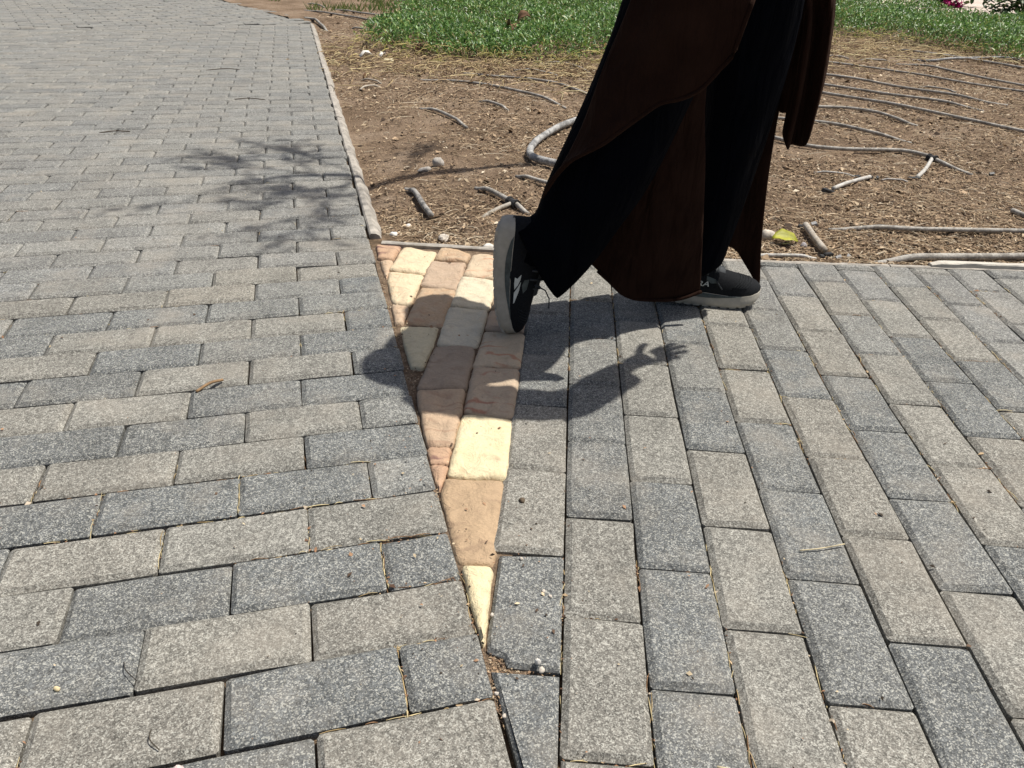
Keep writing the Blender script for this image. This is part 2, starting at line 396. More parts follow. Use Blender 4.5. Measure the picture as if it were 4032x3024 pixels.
soil = obj('soil_bed', fast_mesh('soil_bed', np.stack([X, Y, Z], -1).reshape(-1, 3), F), M_SOIL, smooth=True)
struct(soil, 'brown garden soil bed strewn with dry plant litter')
pth = obj('path', mesh('path', [(4.1, 13.2, .03), (4.75, 12.0, .03), (5.25, 10.5, .03), (5.7, 9.3, .03), (6.6, 7.2, .03), (40, 5, .03), (60, 60, .03), (0, 60, .03), (3.0, 14.6, .03)], [tuple(range(9))]), M_PATH)
struct(pth, 'pale sandy path beyond the green ground cover')

# ---------------------------------------------------------------- pavers
LIGHT, DARK = (.335, .315, .285), (.205, .213, .222)
def tone(k):
    r = random.random
    if k == 'L': c = (.264, .253, .223)
    elif k == 'D': c = (.176, .183, .180)
    elif k == 'M': c = (.222, .223, .210)
    elif k == 'B': c = (.272, .256, .220)
    else:
        f = r(); f = f*f*(3-2*f); c = tuple(a*(1-f)+b*f for a, b in zip((.218, .219, .211), (.270, .263, .240)))
    s = .93+.14*r(); h = .985+.03*r()
    return (c[0]*s*h, c[1]*s, c[2]*s/h)
def paver_mesh(L, Wd, seed):
    """chamfered concrete block, top face at z = 0, slightly uneven edges; 48 triangles"""
    r = random.Random(seed); a, b = L/2-.0014, Wd/2-.0014; q = .0035
    o = [(-a+q, -b), (-a*.3, -b), (a*.35, -b), (a-q, -b), (a, -b+q), (a, b-q), (a-q, b), (-a*.1, b), (-a+q, b), (-a, b-q), (-a, -b+q)]
    o = [(x+r.uniform(-.0009, .0009), y+r.uniform(-.0009, .0009)) for x, y in o]
    ch = .0078+r.uniform(-.001, .0014); n = len(o)
    ins = [(x-math.copysign(min(ch, abs(x)), x)*(abs(x) > a*.6)+r.uniform(-.0006, .0006), y-math.copysign(ch, y)*(abs(y) > b*.6)+r.uniform(-.0006, .0006)) for x, y in o]
    V = [(x, y, -.045) for x, y in o] + [(x, y, -.0058+r.uniform(-.0008, .0008)) for x, y in o] + [(x, y, 0) for x, y in ins]
    Fc = [tuple(range(2*n, 3*n))]
    for k in range(2):
        for j in range(n): Fc.append((k*n+j, k*n+(j+1) % n, (k+1)*n+(j+1) % n, (k+1)*n+j))
    return V, Fc
def poly_paver(P, seed):
    r = random.Random(seed); c = np.mean(P, 0); n = len(P); P = [np.array(p) for p in P]
    def inset(d):
        out = []
        for i in range(n):
            e1 = P[i]-P[i-1]; e2 = P[(i+1) % n]-P[i]; e1 = e1/np.linalg.norm(e1); e2 = e2/np.linalg.norm(e2)
            n1 = np.array([-e1[1], e1[0]]); n2 = np.array([-e2[1], e2[0]]); m_ = n1+n2; m_ = m_/max(.4, m_@n1)
            out.append(P[i]+m_*d)
        return out
    if sum(P[i-1][0]*P[i][1]-P[i][0]*P[i-1][1] for i in range(n)) < 0: P = P[::-1]
    A, B = inset(.0016), inset(.0065)
    V = [(*(p-c), -.045) for p in A]+[(*(p-c), -.0058) for p in A]+[(*(p-c), 0) for p in B]
    Fc = [tuple(range(2*n, 3*n))]
    for k in range(2):
        for j in range(n): Fc.append((k*n+j, k*n+(j+1) % n, (k+1)*n+(j+1) % n, (k+1)*n+j))
    return mesh('cut_paver', V, Fc), c
def seen(x, y):                                            # rough footprint of the photograph on the ground
    return y > .40 and abs(x+.03*y) < .33+.66*(y+.25) and y < 13
MESHES = {}
def paver_data(kind, Ln, Wd):
    k = (kind, random.randrange(6))
    if k not in MESHES: MESHES[k] = mesh('paver', *paver_mesh(Ln, Wd, hash(k[1])+17*len(kind)))
    return MESHES[k]

pave_l = obj('pavement', mesh('bed', [(*Lxy(U_END+.004, -1.2), -.017), (*Lxy(U_END+.004, W_KINK), -.017), (-3.6, 10.0, -.017), (-9, 17, -.017), (-16, 14, -.017), (-8, -1, -.017), (-1.2, -.8, -.017)], [tuple(range(7))]), M_BED)
struct(pave_l, 'path of grey concrete pavers laid in running rows, on the left')
pave_r = obj('footpath', mesh('bed', [(*Lxy(U_END+.004, -1.2), -.0175), (3.2, -.9, -.0175), (3.4, EDGE_Y, -.0175), (*Lxy(U_END+.004, 1.66)+np.array([0, 0]), -.0175)], [(0, 1, 2, 3)]), M_BED)
struct(pave_r, 'footpath of grey concrete pavers laid lengthwise, on the right')

TL = {-1: {.5: 'D', 1.5: 'L'}, 0: {-1: 'L', 0: 'L', 1: 'D', 2: 'D'}, 1: {-.5: 'D', .5: 'B', 1.5: 'L', -1.5: 'L'}, 2: {-1: 'L', 0: 'D', 1: 'D', 2: 'D'},
      3: {-1.5: 'D', -.5: 'L', .5: 'L', 1.5: 'L'}, 4: {-1: 'D', 0: 'D', 1: 'D', 2: 'M'}, 5: {-1.5: 'L', -.5: 'L', .5: 'L', 1.5: 'D'},
      6: {-1: 'D', 0: 'D', 1: 'L', 2: 'M'}, 7: {-1.5: 'L', -.5: 'L', .5: 'D', 1.5: 'D'}, 8: {-2: 'D', -1: 'D', 0: 'L', 1: 'L', 2: 'D'},
      9: {-1.5: 'L', -.5: 'D', .5: 'M', 1.5: 'D'}, 10: {-2: 'D', -1: 'L', 0: 'L', 1: 'L', 2: 'D'}, 11: {-1.5: 'D', -.5: 'D', .5: 'M', 1.5: 'M'},
      12: {-2: 'L', -1: 'L', 0: 'B', 1: 'M', 2: 'D'}, 13: {-1.5: 'M', -.5: 'M', .5: 'B', 1.5: 'L'}}
lefts = []
nrow = int(W_KINK/LR)+14
for r in range(-9, nrow):
    start = 0 if r % 2 == 0 else .5
    for k in range(-45, 3):
        u0 = k+start; u1 = min(u0+1, 2.5)
        if u0 >= 2.5: continue
        c = Lxy((u0+u1)/2*LP, (r+.5)*LR)
        # rows stop where the path bends
        if (c-KINK) @ np.array([-math.sin(.50), math.cos(.50)]) > 0: continue
        if c[1] < -.4 or c[0] < -1.0-1.05*max(c[1], .3): continue
        lefts.append((r, u0, u1-u0 < .9, c, TL.get(r, {}).get(u0)))
vis = sorted([q for q in lefts if seen(*q[3])], key=lambda q: q[3][1])
indiv = {id(q) for q in vis[:292]}
far_V, far_F, far_C = [], [], []
def add_far(c, ang, Ln, Wd, col, zt=0.0):
    V, Fc = paver_mesh(Ln, Wd, random.randrange(40)); ca, sa = math.cos(ang), math.sin(ang); o = len(far_V)
    tx, tyy = random.gauss(0, .008), random.gauss(0, .008)
    for x, y, z in V:
        far_V.append((c[0]+ca*x-sa*y, c[1]+sa*x+ca*y, z+zt+tx*x+tyy*y)); far_C.append(col)
    far_F.extend([tuple(i+o for i in f) for f in Fc])
for q in lefts:
    r, u0, half, c, k = q
    # the old path has settled a little, so rows and blocks stray by a few millimetres
    c = c + LW*(.0018*math.sin(r*1.7+u0)) + LU*(.004*math.sin(r*2.3) if r > 13 else .0012*math.sin(r*2.3+u0))
    ang = LEFT_A + random.gauss(0, .006); zt = random.gauss(0, .0011)
    Ln = LP*(.5 if half else 1)
    if id(q) in indiv:
        o = obj('paver', paver_data('half' if half else 'full', Ln, LR), M_PAVER, pave_l)
        o.location = (c[0], c[1], zt); o.rotation_euler = (random.gauss(0, .006), random.gauss(0, .005), ang); o.color = (*tone(k), 1)
    else: add_far(c, ang, Ln, LR, tone(k), zt)
# beyond the bend the rows turn
FA = .58; fu = np.array([math.cos(FA), math.sin(FA)]); fw = np.array([-math.sin(FA), math.cos(FA)])
for r in range(-2, 62):
    for k in range(-42, 1):
        c = KINK + fu*((k-.5)*LP-(0 if r % 2 else LP/2)) + fw*((r+.5)*LR+.02)
        if (c-KINK) @ np.array([-math.sin(.50), math.cos(.50)]) < 0.03 or c[0] < -13: continue
        add_far(c, FA+random.gauss(0, .012), LP, LR, tone(None), random.gauss(.001, .002))
me = bpy.data.meshes.new('distant_pavers'); me.from_pydata(far_V, [], far_F); me.update()
a = me.color_attributes.new('col', 'FLOAT_COLOR', 'POINT'); cc = np.ones((len(far_V), 4), np.float32); cc[:, :3] = far_C; a.data.foreach_set('color', cc.ravel())
stuff(obj('paver_field', me, M_PAVER_V, pave_l), 'the farther grey pavers of the left path')

TR = {-1: {-4.55: 'M', -3.55: 'D', -2.55: 'D', -1.55: 'L', -.55: 'L'}, 0: {-5: 'L', -4: 'D', -3: 'M', -2: 'D', -1: 'D', 0: 'L', 1: 'L', 2: 'L'},
      1: {-4.5: 'M', -3.5: 'L', -2.5: 'L', -1.5: 'L', -.5: 'D', .5: 'D', 1.5: 'D'}, 2: {-4: 'D', -3: 'M', -2: 'D', -1: 'L', 0: 'L', 1: 'L', 2: 'D'},
      3: {-4.5: 'L', -3.5: 'L', -2.5: 'L', -1.5: 'D', -.5: 'D', .5: 'D', 1.5: 'L'}, 4: {-4: 'M', -3: 'D', -2: 'L', -1: 'L', 0: 'L', 1: 'D', 2: 'D'},
      5: {-4.5: 'L', -3.5: 'L', -2.5: 'D', -1.5: 'D', -.5: 'D', .5: 'L', 1.5: 'L'}, 6: {-5: 'L', -4: 'M', -3: 'L', -2: 'L', -1: 'L', 0: 'D', 1: 'D'},
      7: {-4.5: 'L', -3.5: 'D', -2.5: 'D', -1.5: 'L', -.5: 'D'}, 8: {-5: 'L', -4: 'L', -3: 'D', -2: 'L', -1: 'L'}}
def edge_left(p): return (np.asarray(p)-LEFT_O) @ LU < U_END+.004
for c_ in range(-1, 24):
    off = 0 if c_ % 2 == 0 else .5
    if c_ == -1: off = .45
    for k in range(-9, 7):
        v0 = k+off; v1 = v0+1
        if c_ == -1 and v0 > .3: continue
        ang = RIGHT_A+math.pi/2
        P0, P1 = Rxy((c_+.5)*RP, v0*RR), Rxy((c_+.5)*RP, v1*RR)
        if P1[1] > EDGE_Y-.015: continue
        cut = P0[1] > EDGE_Y-.004
        if cut:                                           # cut to the line of the edging
            lo, hi = P1[1], EDGE_Y-.003
            Ln = hi-lo
            if Ln < .02: continue
            me = mesh('cut_paver', *paver_mesh(Ln, RP, k+50*c_)); c = Rxy((c_+.5)*RP, v1*RR)-RV*Ln/2
        else: me = paver_data('long', RR, RP); c = (P0+P1)/2
        if edge_left(c-RU*RP*.45) or edge_left(Rxy(c_*RP+.01, v1*RR)) or c[1] < -.6 or c[0] > 2.6: continue
        kk = TR.get(c_, {}).get(round(v0, 2))
        zt = random.gauss(0, .0008)
        o = obj('paver', me, M_PAVER, pave_r); o.location = (c[0], c[1], zt)
        o.rotation_euler = (random.gauss(0, .005), random.gauss(0, .005), ang+random.gauss(0, .004)); o.color = (*tone(kk), 1)
TAIL = [tuple(Rxy(0, 2*RR)), tuple(Rxy(RP, 2*RR)), tuple(Rxy(RP, 3*RR)), (.079, .312), (.058, .372)]
for P, k, lab in ((TAIL, 'L', 'light paver cut at the lower end beside the tapered dark one'), (CHIPPED, 'D', 'dark paver with a broken corner at the tip of the stone wedge'), (CUT, 'D', 'dark paver cut to a taper beside the left path')):
    P = P if P is not CUT else [(-.0155, .629), P[1], tuple(Rxy(0, 2.62*RR)), tuple(Lxy(U_END+.0035, -.205))]
    me, c = poly_paver(P, 3); o = obj('paver', me, M_PAVER, pave_r); o.location = (*c, 0); o.color = (*tone(k), 1); o['label'] = lab

# ---------------------------------------------------------------- wedge of natural stone between the two pavings
wedge = obj('stone_inlay', mesh('bed', [(-.41, 2.06, -.009), (-.03, .62, -.009), (.0, .62, -.009), (.062, 2.06, -.009)], [(0, 1, 2, 3)]), earth_material('sandy_bedding', (.13, .09, .06), (.22, .16, .11), (.33, .25, .175), 40, .006, 300))
struct(wedge, 'wedge of pale sandstone slabs between the two pavings')
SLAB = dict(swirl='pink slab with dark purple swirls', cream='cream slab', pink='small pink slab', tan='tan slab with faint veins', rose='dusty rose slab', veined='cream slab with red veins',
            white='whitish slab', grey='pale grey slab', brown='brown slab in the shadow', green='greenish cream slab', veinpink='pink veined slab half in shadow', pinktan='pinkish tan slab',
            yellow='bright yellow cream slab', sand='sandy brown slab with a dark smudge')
for si, (kind, P) in enumerate(STONES):
    P = [np.array(p) for p in P]; n = len(P); c = np.mean(P, 0)
    if sum(P[i-1][0]*P[i][1]-P[i][0]*P[i-1][1] for i in range(n)) < 0: P = P[::-1]
    # outline: rounded corners, slightly wandering hand-cut edges
    out = []
    for i in range(n):
        a, b, d = P[i-1], P[i], P[(i+1) % n]
        rr = min(.010, .25*np.linalg.norm(b-a), .25*np.linalg.norm(d-b))
        b0 = b+(a-b)/np.linalg.norm(a-b)*rr; b1 = b+(d-b)/np.linalg.norm(d-b)*rr
        for t in (0, .5, 1): out.append((1-t)**2*b0+2*t*(1-t)*b+t*t*b1)
        nx_ = d+(b-d)/np.linalg.norm(d-b)*min(.010, .25*np.linalg.norm(d-b)); m_ = max(2, int(np.linalg.norm(nx_-b1)/.016))
        for j in range(1, m_): out.append(b1+(nx_-b1)*j/m_)
    out = np.array(out); nn = len(out); nxt = np.roll(out, -1, 0); prv = np.roll(out, 1, 0)
    tg = nxt-prv; tg /= np.linalg.norm(tg, axis=1)[:, None]; nrm = np.stack([-tg[:, 1], tg[:, 0]], -1)
    out = out + nrm*(-.0014+.0026*(vnoise(out[:, 0]*60, out[:, 1]*60, si)+.2)+.0022*vnoise(out[:, 0]*170, out[:, 1]*170, si+9))[:, None]
    proud = random.uniform(.001, .005); tilt = (random.gauss(0, .02), random.gauss(0, .02)); sz = np.linalg.norm(out-c, axis=1).min()
    V, Fc = [], []
    def top_z(q):
        q = np.asarray(q); e = np.min(np.linalg.norm(q[:, None]-out[None], axis=2), axis=1)
        f = np.clip(e/.0095, 0, 1); f = 1-(1-f)**2.2
        und = 0.0075*vnoise(q[:, 0]*24+si*3, q[:, 1]*17, si)+.0040*vnoise(q[:, 0]*55, q[:, 1]*62, si+3)+.0012*vnoise(q[:, 0]*140, q[:, 1]*150, si+5)
        return -.0075+proud+tilt[0]*(q[:, 0]-c[0])+tilt[1]*(q[:, 1]-c[1])+f*.0070+und*(.25+.75*f)
    ring2 = out+nrm*min(.0035, sz*.3)
    inner = []
    for gx_ in np.arange(out[:, 0].min(), out[:, 0].max(), .0075):
        for gy_ in np.arange(out[:, 1].min(), out[:, 1].max(), .0085):
            q = np.array([gx_, gy_])+rng.normal(0, .001, 2); d_ = ((q-ring2)*nrm).sum(1)
            near_ = np.argmin(np.linalg.norm(q-ring2, axis=1))
            if d_[near_] > .003 and d_[(near_+1) % nn] > .001 and d_[near_-1] > .001: inner.append(q)
    pts = [Vector(q) for q in ring2]+[Vector(q) for q in inner]
    res = delaunay_2d_cdt(pts, [(i, (i+1) % nn) for i in range(nn)], [], 1, 1e-7)
    P2 = np.array([tuple(q) for q in res[0]]); Z2 = top_z(P2); Zo = top_z(out)-.001
    V = [(x-c[0], y-c[1], -.045) for x, y in out]+[(x-c[0], y-c[1], z) for (x, y), z in zip(out, Zo)]+[(x-c[0], y-c[1], z) for (x, y), z in zip(P2, Z2)]
    Fc = []
    for j in range(nn): Fc.append((j, (j+1) % nn, nn+(j+1) % nn, nn+j)); Fc.append((nn+j, nn+(j+1) % nn, 2*nn+(j+1) % nn, 2*nn+j))
    Fc += [tuple(2*nn+i for i in f) for f in res[2]]
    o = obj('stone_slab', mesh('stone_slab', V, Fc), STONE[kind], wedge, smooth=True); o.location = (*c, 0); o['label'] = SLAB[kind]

dm = []
for x_ in np.linspace(-.045, .03, 22):
    for y_ in np.linspace(.575, .70, 30): dm.append((x_, y_, -.0095+.006*float(vnoise(x_*70, y_*70, 71))+.003*float(vnoise(x_*200, y_*200, 72))))
obj('packed_dirt', mesh('packed_dirt', dm, [(i*30+j, i*30+j+1, (i+1)*30+j+1, (i+1)*30+j) for i in range(21) for j in range(29)]), M_SOIL, wedge, True)

# ---------------------------------------------------------------- kerbs and edging
kerb = None
wq = W_KERB0; segs = []
while wq < W_KINK:
    ln = random.uniform(.55, .95); segs.append((wq, min(wq+ln, W_KINK))); wq += ln+.006
kroot = bpy.data.objects.new('kerb', None); link(kroot); struct(kroot, 'narrow weathered concrete kerb along the left path')
kroot.location = (*Lxy(U_END+.02, W_KERB0), 0)
for a0, a1 in segs:
    ns = max(3, int((a1-a0)/.03)); rings = []
    dz = random.gauss(-.002, .0015); dx = random.gauss(0, .0015)
    for i in range(ns+1):
        wv = a0+(a1-a0)*i/ns; j = lambda s, a=.003: a*2*float(vnoise(wv*22, s*7.3, 9))
        prof = [(.003+dx, -.06), (.004+dx+j(1, .002), -.003+dz), (.008+dx, .001+dz+j(2, .0015)), (.022+dx+j(3), .0005+dz+j(4, .002)), (.031+dx+j(5), -.006+dz), (.044+dx+j(6, .005), -.028+j(7)), (.052+j(8, .004), -.07)]
        rings.append([(*(Lxy(U_END+u, wv)-np.array(kroot.location[:2])), z) for u, z in prof])
    V, Fc = loft(rings, closed=True)
    obj('kerb_stone', mesh('kerb_stone', V, Fc), M_KERB, kroot, smooth=False)
eroot = bpy.data.objects.new('edging', None); link(eroot); eroot.location = (0, 0, 0); struct(eroot, 'thin concrete edging between footpath and soil')
x = -.385
while x < 3.0:
    ln = random.uniform(.5, .9); ns = int(ln/.03); rings = []
    for i in range(ns+1):
        xx = x+ln*i/ns; j = lambda s, a: a*2*float(vnoise(xx*25, s*5.1, 12))
        zt = -.003; wd = .014
        if xx < -.0: zt = .000; wd = .018
        prof = [(-.0075, -.06), (-.0075+j(1, .001), zt-.002), (-.004, zt+j(2, .001)), (wd-.006+j(3, .003), zt+j(4, .0015)), (wd+j(5, .003), zt-.004), (wd+.004, -.06)]
        rings.append([(xx, y+edge_y(xx)+.006, z) for y, z in prof])
    V, Fc = loft(rings); obj('edging_strip', mesh('edging_strip', V, Fc), M_KERB, eroot); x += ln+.004

# ---------------------------------------------------------------- drip hoses lying on the soil
def hose(key, label, rad=.008, mat=None, group='irrigation hoses on the soil', sink=(1, 1), cat='hose', lift=.6, name='drip_hose'):
    rad *= .88
    P = [(x, y, 0) for x, y in HOSES[key]]
    Q = catmull(P, 7); n = len(Q); base = np.array([Q[0][0], Q[0][1], float(soil_z(Q[0][0], Q[0][1]))])
    ln = np.concatenate([[0], np.cumsum(np.linalg.norm(np.diff(Q[:, :2], axis=0), axis=1))]); L = ln[-1]
    zz_ = soil_z(Q[:, 0], Q[:, 1]); k_ = np.ones(11)/11; zs_ = np.convolve(np.pad(zz_, 5, mode='edge'), k_, 'valid')
    for i in range(n):
        e0 = min(1, ln[i]/(.25*L+1e-6)) if sink[0] else 1; e1 = min(1, (L-ln[i])/(.25*L+1e-6)) if sink[1] else 1
        s = min(e0, e1); s = s*s*(3-2*s)
        Q[i, 2] = zs_[i] + .006 + rad*(lift*2*s - .75*(1-s))
    V, Fc = tube(Q-base, rad*(1+.02*np.sin(np.arange(n)*.6)), 9)
    o = obj(name, mesh(name, V, Fc), mat or M_HOSE, None, True); o.location = base
    return tag(o, label, cat, group)
def part_box(parent, c, size, rz=0, mat=None, name='clip', tilt=0):
    sx, sy, sz = [s/2 for s in size]
    b = .2*min(size)
    V = []
    for z, k in ((-sz, 1), (sz-b, 1), (sz, .75)):
        V += [(-sx*k, -sy*k, z), (sx*k, -sy*k, z), (sx*k, sy*k, z), (-sx*k, sy*k, z)]
    Fc = [(3, 2, 1, 0), (8, 9, 10, 11)]
    for r in (0, 4):
        for j in range(4): Fc.append((r+j, r+(j+1) % 4, r+4+(j+1) % 4, r+4+j))
    R = Matrix.Rotation(rz, 3, 'Z') @ Matrix.Rotation(tilt, 3, 'Y')
    off = Vector(parent.location) if parent else Vector((0, 0, 0))
    V = [tuple(R @ Vector(v)+Vector(c)-off) for v in V]
    return obj(name, mesh(name, V, Fc), mat or M_BLACKPL, parent)
def ring_part(parent, p, d, rad, width, mat, name='connector'):
    d = np.array(d, float); d /= np.linalg.norm(d); p = np.array(p)-np.array(parent.location)
    pts = [p-d*width/2, p-d*width*.3, p-d*width*.28, p+d*width*.28, p+d*width*.3, p+d*width/2]
    V, Fc = tube(pts, np.array([rad*1.25, rad*1.25, rad, rad, rad*1.25, rad*1.25]), 10)
    return obj(name, mesh(name, V, Fc), mat, parent, False)

hose('a1', 'long tan hose left of the person, below the ground cover, with both ends buried', .0085)
hose('a2', 'curved hose just above the long tan one, running behind the brown robe', .0085, sink=(0, 1))
hose('a3', 'short bent hose end between ground cover and curved hoses, left of the robe', .0075)
hose('a4', 'short hose arc closest to the ground cover, left of the robe', .008)
hose('a5', 'very short buried hose piece left of the robe, below two long curved hoses', .008)
hose('a6', 'short arched hose piece in the middle of the soil between kerb and robe', .0085)
hose('loop', 'thick grey hose bent in a loop beside the left edge of the robe', .017, M_HOSE_GREY, None, sink=(0, 0))
hose('a7', 'hose stub poking out behind the dark trouser leg, below the grey loop', .008)
hose('a8', 'dark mottled hose piece lying crosswise near the kerb corner', .011, hose_material('mottled_hose', (.36, .34, .31), (.13, .125, .12)), sink=(1, 0))
h = hose('a9', 'hose with a black connector and side branch left of the raised shoe', .0095, lift=.6)
q = np.array([-.018, 2.495]); zq = float(soil_z(*q))+.012
ring_part(h, (*q, zq), (.08, -.105, -.003), .0135, .045, M_BLACKPL)
Qb = catmull([(*q, zq), (*HOSES['a9b'][1], float(soil_z(*HOSES['a9b'][1]))+.008), (*HOSES['a9b'][2], float(soil_z(*HOSES['a9b'][2]))-.004)], 6)
V, Fc = tube(Qb-np.array(h.location), .0075, 9); obj('branch_hose', mesh('branch_hose', V, Fc), hose_material('pale_hose', (.42, .385, .33), (.30, .27, .22)), h, True)
hose('f1', 'long straight hose on the far soil, nearest the bend of the path', .010, group='far hoses')
hose('f2', 'long straight hose on the far soil, second from the bend of the path', .010, group='far hoses')
hose('f3', 'hose end curling over the kerb corner at the bend of the path', .013, group='far hoses')
hose('f4', 'tiny hose stub left of the ground cover tip', .009, group='far hoses')
hose('f5', 'farthest thin hose among the sparse grass at the top', .010, group='far hoses')
hose('f6', 'light grey hose beside the wooden post', .018, M_HOSE_GREY, 'far hoses')
hose('f7', 'short far hose at the top edge of the photo', .010, group='far hoses')
hose('k1', 'upper of two pale sticks beside the kerb', .006, plain('pale_stick', (.45, .40, .33), .9, 60), 'sticks beside the kerb', cat='stick', name='stick')
hose('k2', 'lower of two pale sticks beside the kerb', .006, bpy.data.materials['pale_stick'], 'sticks beside the kerb', cat='stick', name='stick')
hose('b1', 'hose running along the front of the ground cover, right of the scarf', .0095, sink=(1, 0))
hose('b2', 'dark grey hose arching over another one by the ground cover', .012, M_HOSE_GREY, sink=(1, 0), lift=.9)
hose('b3', 'hose third from the ground cover, running out of the right edge', .009, sink=(1, 0))
hose('b3b', 'short hose piece in line with the third hose right of the scarf', .008)
hose('b4', 'long thin hose fourth from the ground cover on the right', .008, sink=(0, 0))
hose('b5', 'long hose in the middle right of the scarf, ending before the photo edge', .009, sink=(0, 1))
hose('b6', 'dark hose just below the middle one, ending short of the photo edge', .009, sink=(0, 1))
hose('b7', 'longest straight hose on the right, running from scarf to photo edge', .0095, sink=(0, 0))
hose('b8', 'bowed hose beside the lower part of the scarf', .009, sink=(0, 1))
hose('b9', 'tapering hose passing behind the scarf tip', .009, sink=(0, 1))
h = hose('b10', 'wavy hose with a black connector and white side branch, below the scarf', .0095, sink=(0, 1), lift=.6)
q = np.array([1.757, 3.338]); zq = float(soil_z(*q))+.014
ring_part(h, (*q, zq), (.04, -.09, 0), .013, .04, M_BLACKPL)
Qb = catmull([(*q, zq), (1.66, 3.18, float(soil_z(1.66, 3.18))+.012), (1.561, 3.035, float(soil_z(1.56, 3.035))+.006)], 6)
M_HOSE_W = hose_material('whitened_hose', (.55, .53, .49), (.42, .40, .36))
V, Fc = tube(Qb-np.array(h.location), .008, 9); obj('branch_hose', mesh('branch_hose', V, Fc), M_HOSE_W, h, True)
part_box(h, (1.55, 3.03, float(soil_z(1.55, 3.03))+.004), (.05, .016, .010), .05)
h = hose('b11', 'pale hose piece with black fittings at both ends on the open soil', .0085, M_HOSE_W, sink=(0, 0))
part_box(h, (1.130, 2.79, float(soil_z(1.13, 2.79))+.008), (.045, .022, .016), .3, tilt=.3)
part_box(h, (1.362, 3.008, float(soil_z(1.36, 3.0))+.008), (.030, .020, .018), .8)
part_box(h, (1.320, 3.018, float(soil_z(1.32, 3.018))+.005), (.024, .02, .016), .2)
hose('b11b', 'thin pale hose line left of the pale hose piece with fittings', .004, M_HOSE_W)
hose('b11c', 'thin pale hose line right of the pale hose piece with fittings', .004, M_HOSE_W)
h = hose('b12', 'short fat hose stub with a black clip next to the yellow leaf', .0115, hose_material('tan_hose', (.44, .40, .34), (.36, .30, .23)), sink=(0, 0), lift=.7)
part_box(h, (.898, 2.110, float(soil_z(.9, 2.11))+.010), (.028, .012, .012), .3)
part_box(h, (.876, 2.098, float(soil_z(.88, 2.1))+.006), (.012, .016, .014), 0)
part_box(h, (.901, 2.368, float(soil_z(.9, 2.368))+.006), (.022, .014, .012), -.4)
hose('b13', 'straight hose right of the yellow leaf, running out of the right edge', .0085, sink=(1, 0))
hose('b14', 'thick hose closest to the footpath edging on the right', .0115, sink=(1, 0), lift=.6)
hose('b15', 'thin pale hose along the edging below the yellow leaf', .006, M_HOSE_W)
hose('b16', 'hose end at the right edge of the photo, above the straight hose', .010, sink=(0, 0))
hose('b17', 'thin hose sliver between the two middle hoses on the right', .006)
hose('b18', 'short hose piece just right of the scarf, near the ground cover', .008)
for i, (x, y, rz, lab) in enumerate(((.925, 2.098, .5, 'left of two small grey clips beside the hose stub'), (.955, 2.105, 1.0, 'right of two small grey clips beside the hose stub'), (.951, 2.40, .4, 'grey plastic scrap behind the yellow leaf'), (1.40, 3.02, .9, 'tiny black plastic scrap between two pale hose lines'), (1.93, 3.17, .1, 'flat black plastic scrap at the end of the wavy hose'))):
    z = float(soil_z(x, y))+.005
    o = obj('plastic_scrap', mesh('plastic_scrap', [(-.014, -.007, -.004), (.014, -.006, -.004), (.013, .007, -.004), (-.013, .006, -.004), (-.012, -.005, .006), (.010, -.004, .003), (.011, .006, .006), (-.010, .005, .008)], [(3, 2, 1, 0), (4, 5, 6, 7), (0, 1, 5, 4), (1, 2, 6, 5), (2, 3, 7, 6), (3, 0, 4, 7)]), M_BLACKPL if i > 2 else plain('grey_plastic_%d' % i, (.22, .22, .22), .6))
    o.location = (x, y, z); o.rotation_euler = (.2, -.2, rz); tag(o, lab, 'plastic scrap', 'plastic scraps on the soil')

# ---------------------------------------------------------------- stones, leaves and twigs one can point at
def rock(name, x, y, size, mat, label, cat='stone', group='loose stones on the soil', z=None, seed=0):
    n1, n2 = 12, 8; rings = []
    for i in range(1, n2):
        ph = math.pi*i/n2; ring = []
        for j in range(n1):
            th = 2*math.pi*j/n1; d = np.array([math.sin(ph)*math.cos(th), math.sin(ph)*math.sin(th), -math.cos(ph)])
            f = 1+.5*float(vnoise(d[0]*1.6+seed, d[1]*1.6+d[2], seed))+.25*float(vnoise(d[0]*4+seed, d[1]*4+d[2]*3, seed+1))
            ring.append(tuple(d*f*np.array(size)/2))
        rings.append(ring)
    V, Fc = loft(rings)
    o = obj(name, mesh(name, V, Fc), mat, None, seed % 3 != 0); zz = float(soil_z(x, y)) if z is None else z
    o.location = (x, y, zz+size[2]*.28); o.rotation_euler = (0, 0, seed*1.3)
    return tag(o, label, cat, group)
M_WHITE = plain('white_stone', (.74, .71, .65), .8, 60, .88, 1.08)
rock('stone', -.317, 3.015, (.062, .045, .045), M_PEBBLE_G, 'rounded tan stone on the shadow line near the kerb', seed=1)
rock('stone', -.362, 2.96, (.062, .03, .02), M_PEBBLE_G, 'flat grey stone chip left of the rounded tan stone', seed=3)
rock('stone', -.369, 2.20, (.026, .024, .022), M_WHITE, 'small white stone nearest the kerb corner', seed=4)
rock('stone', -.214, 2.155, (.046, .03, .026), M_PEBBLE, 'angular beige stone between kerb corner and raised shoe', seed=6)
rock('stone', -.082, 2.090, (.034, .02, .018), M_WHITE, 'white oval stone right behind the stone wedge, beside the raised shoe', seed=5)
rock('stone', .758, 2.245, (.044, .035, .04), M_PEBBLE, 'pale rough stone between robe edge and yellow leaf', seed=7)
rock('stone', .852, 2.19, (.02, .018, .018), plain('purplish_pebble', (.36, .33, .34), .7), 'little grey pebble just right of the yellow leaf', seed=8)
rock('stone', -.34, 2.31, (.02, .018, .014), M_WHITE, 'white pebble below the dark mottled hose piece', seed=9)
rock('stone', -.915, 5.629, (.075, .05, .03), plain('yellowish_stone', (.62, .55, .36), .8), 'yellowish stone in front of the ground cover tip', seed=10)
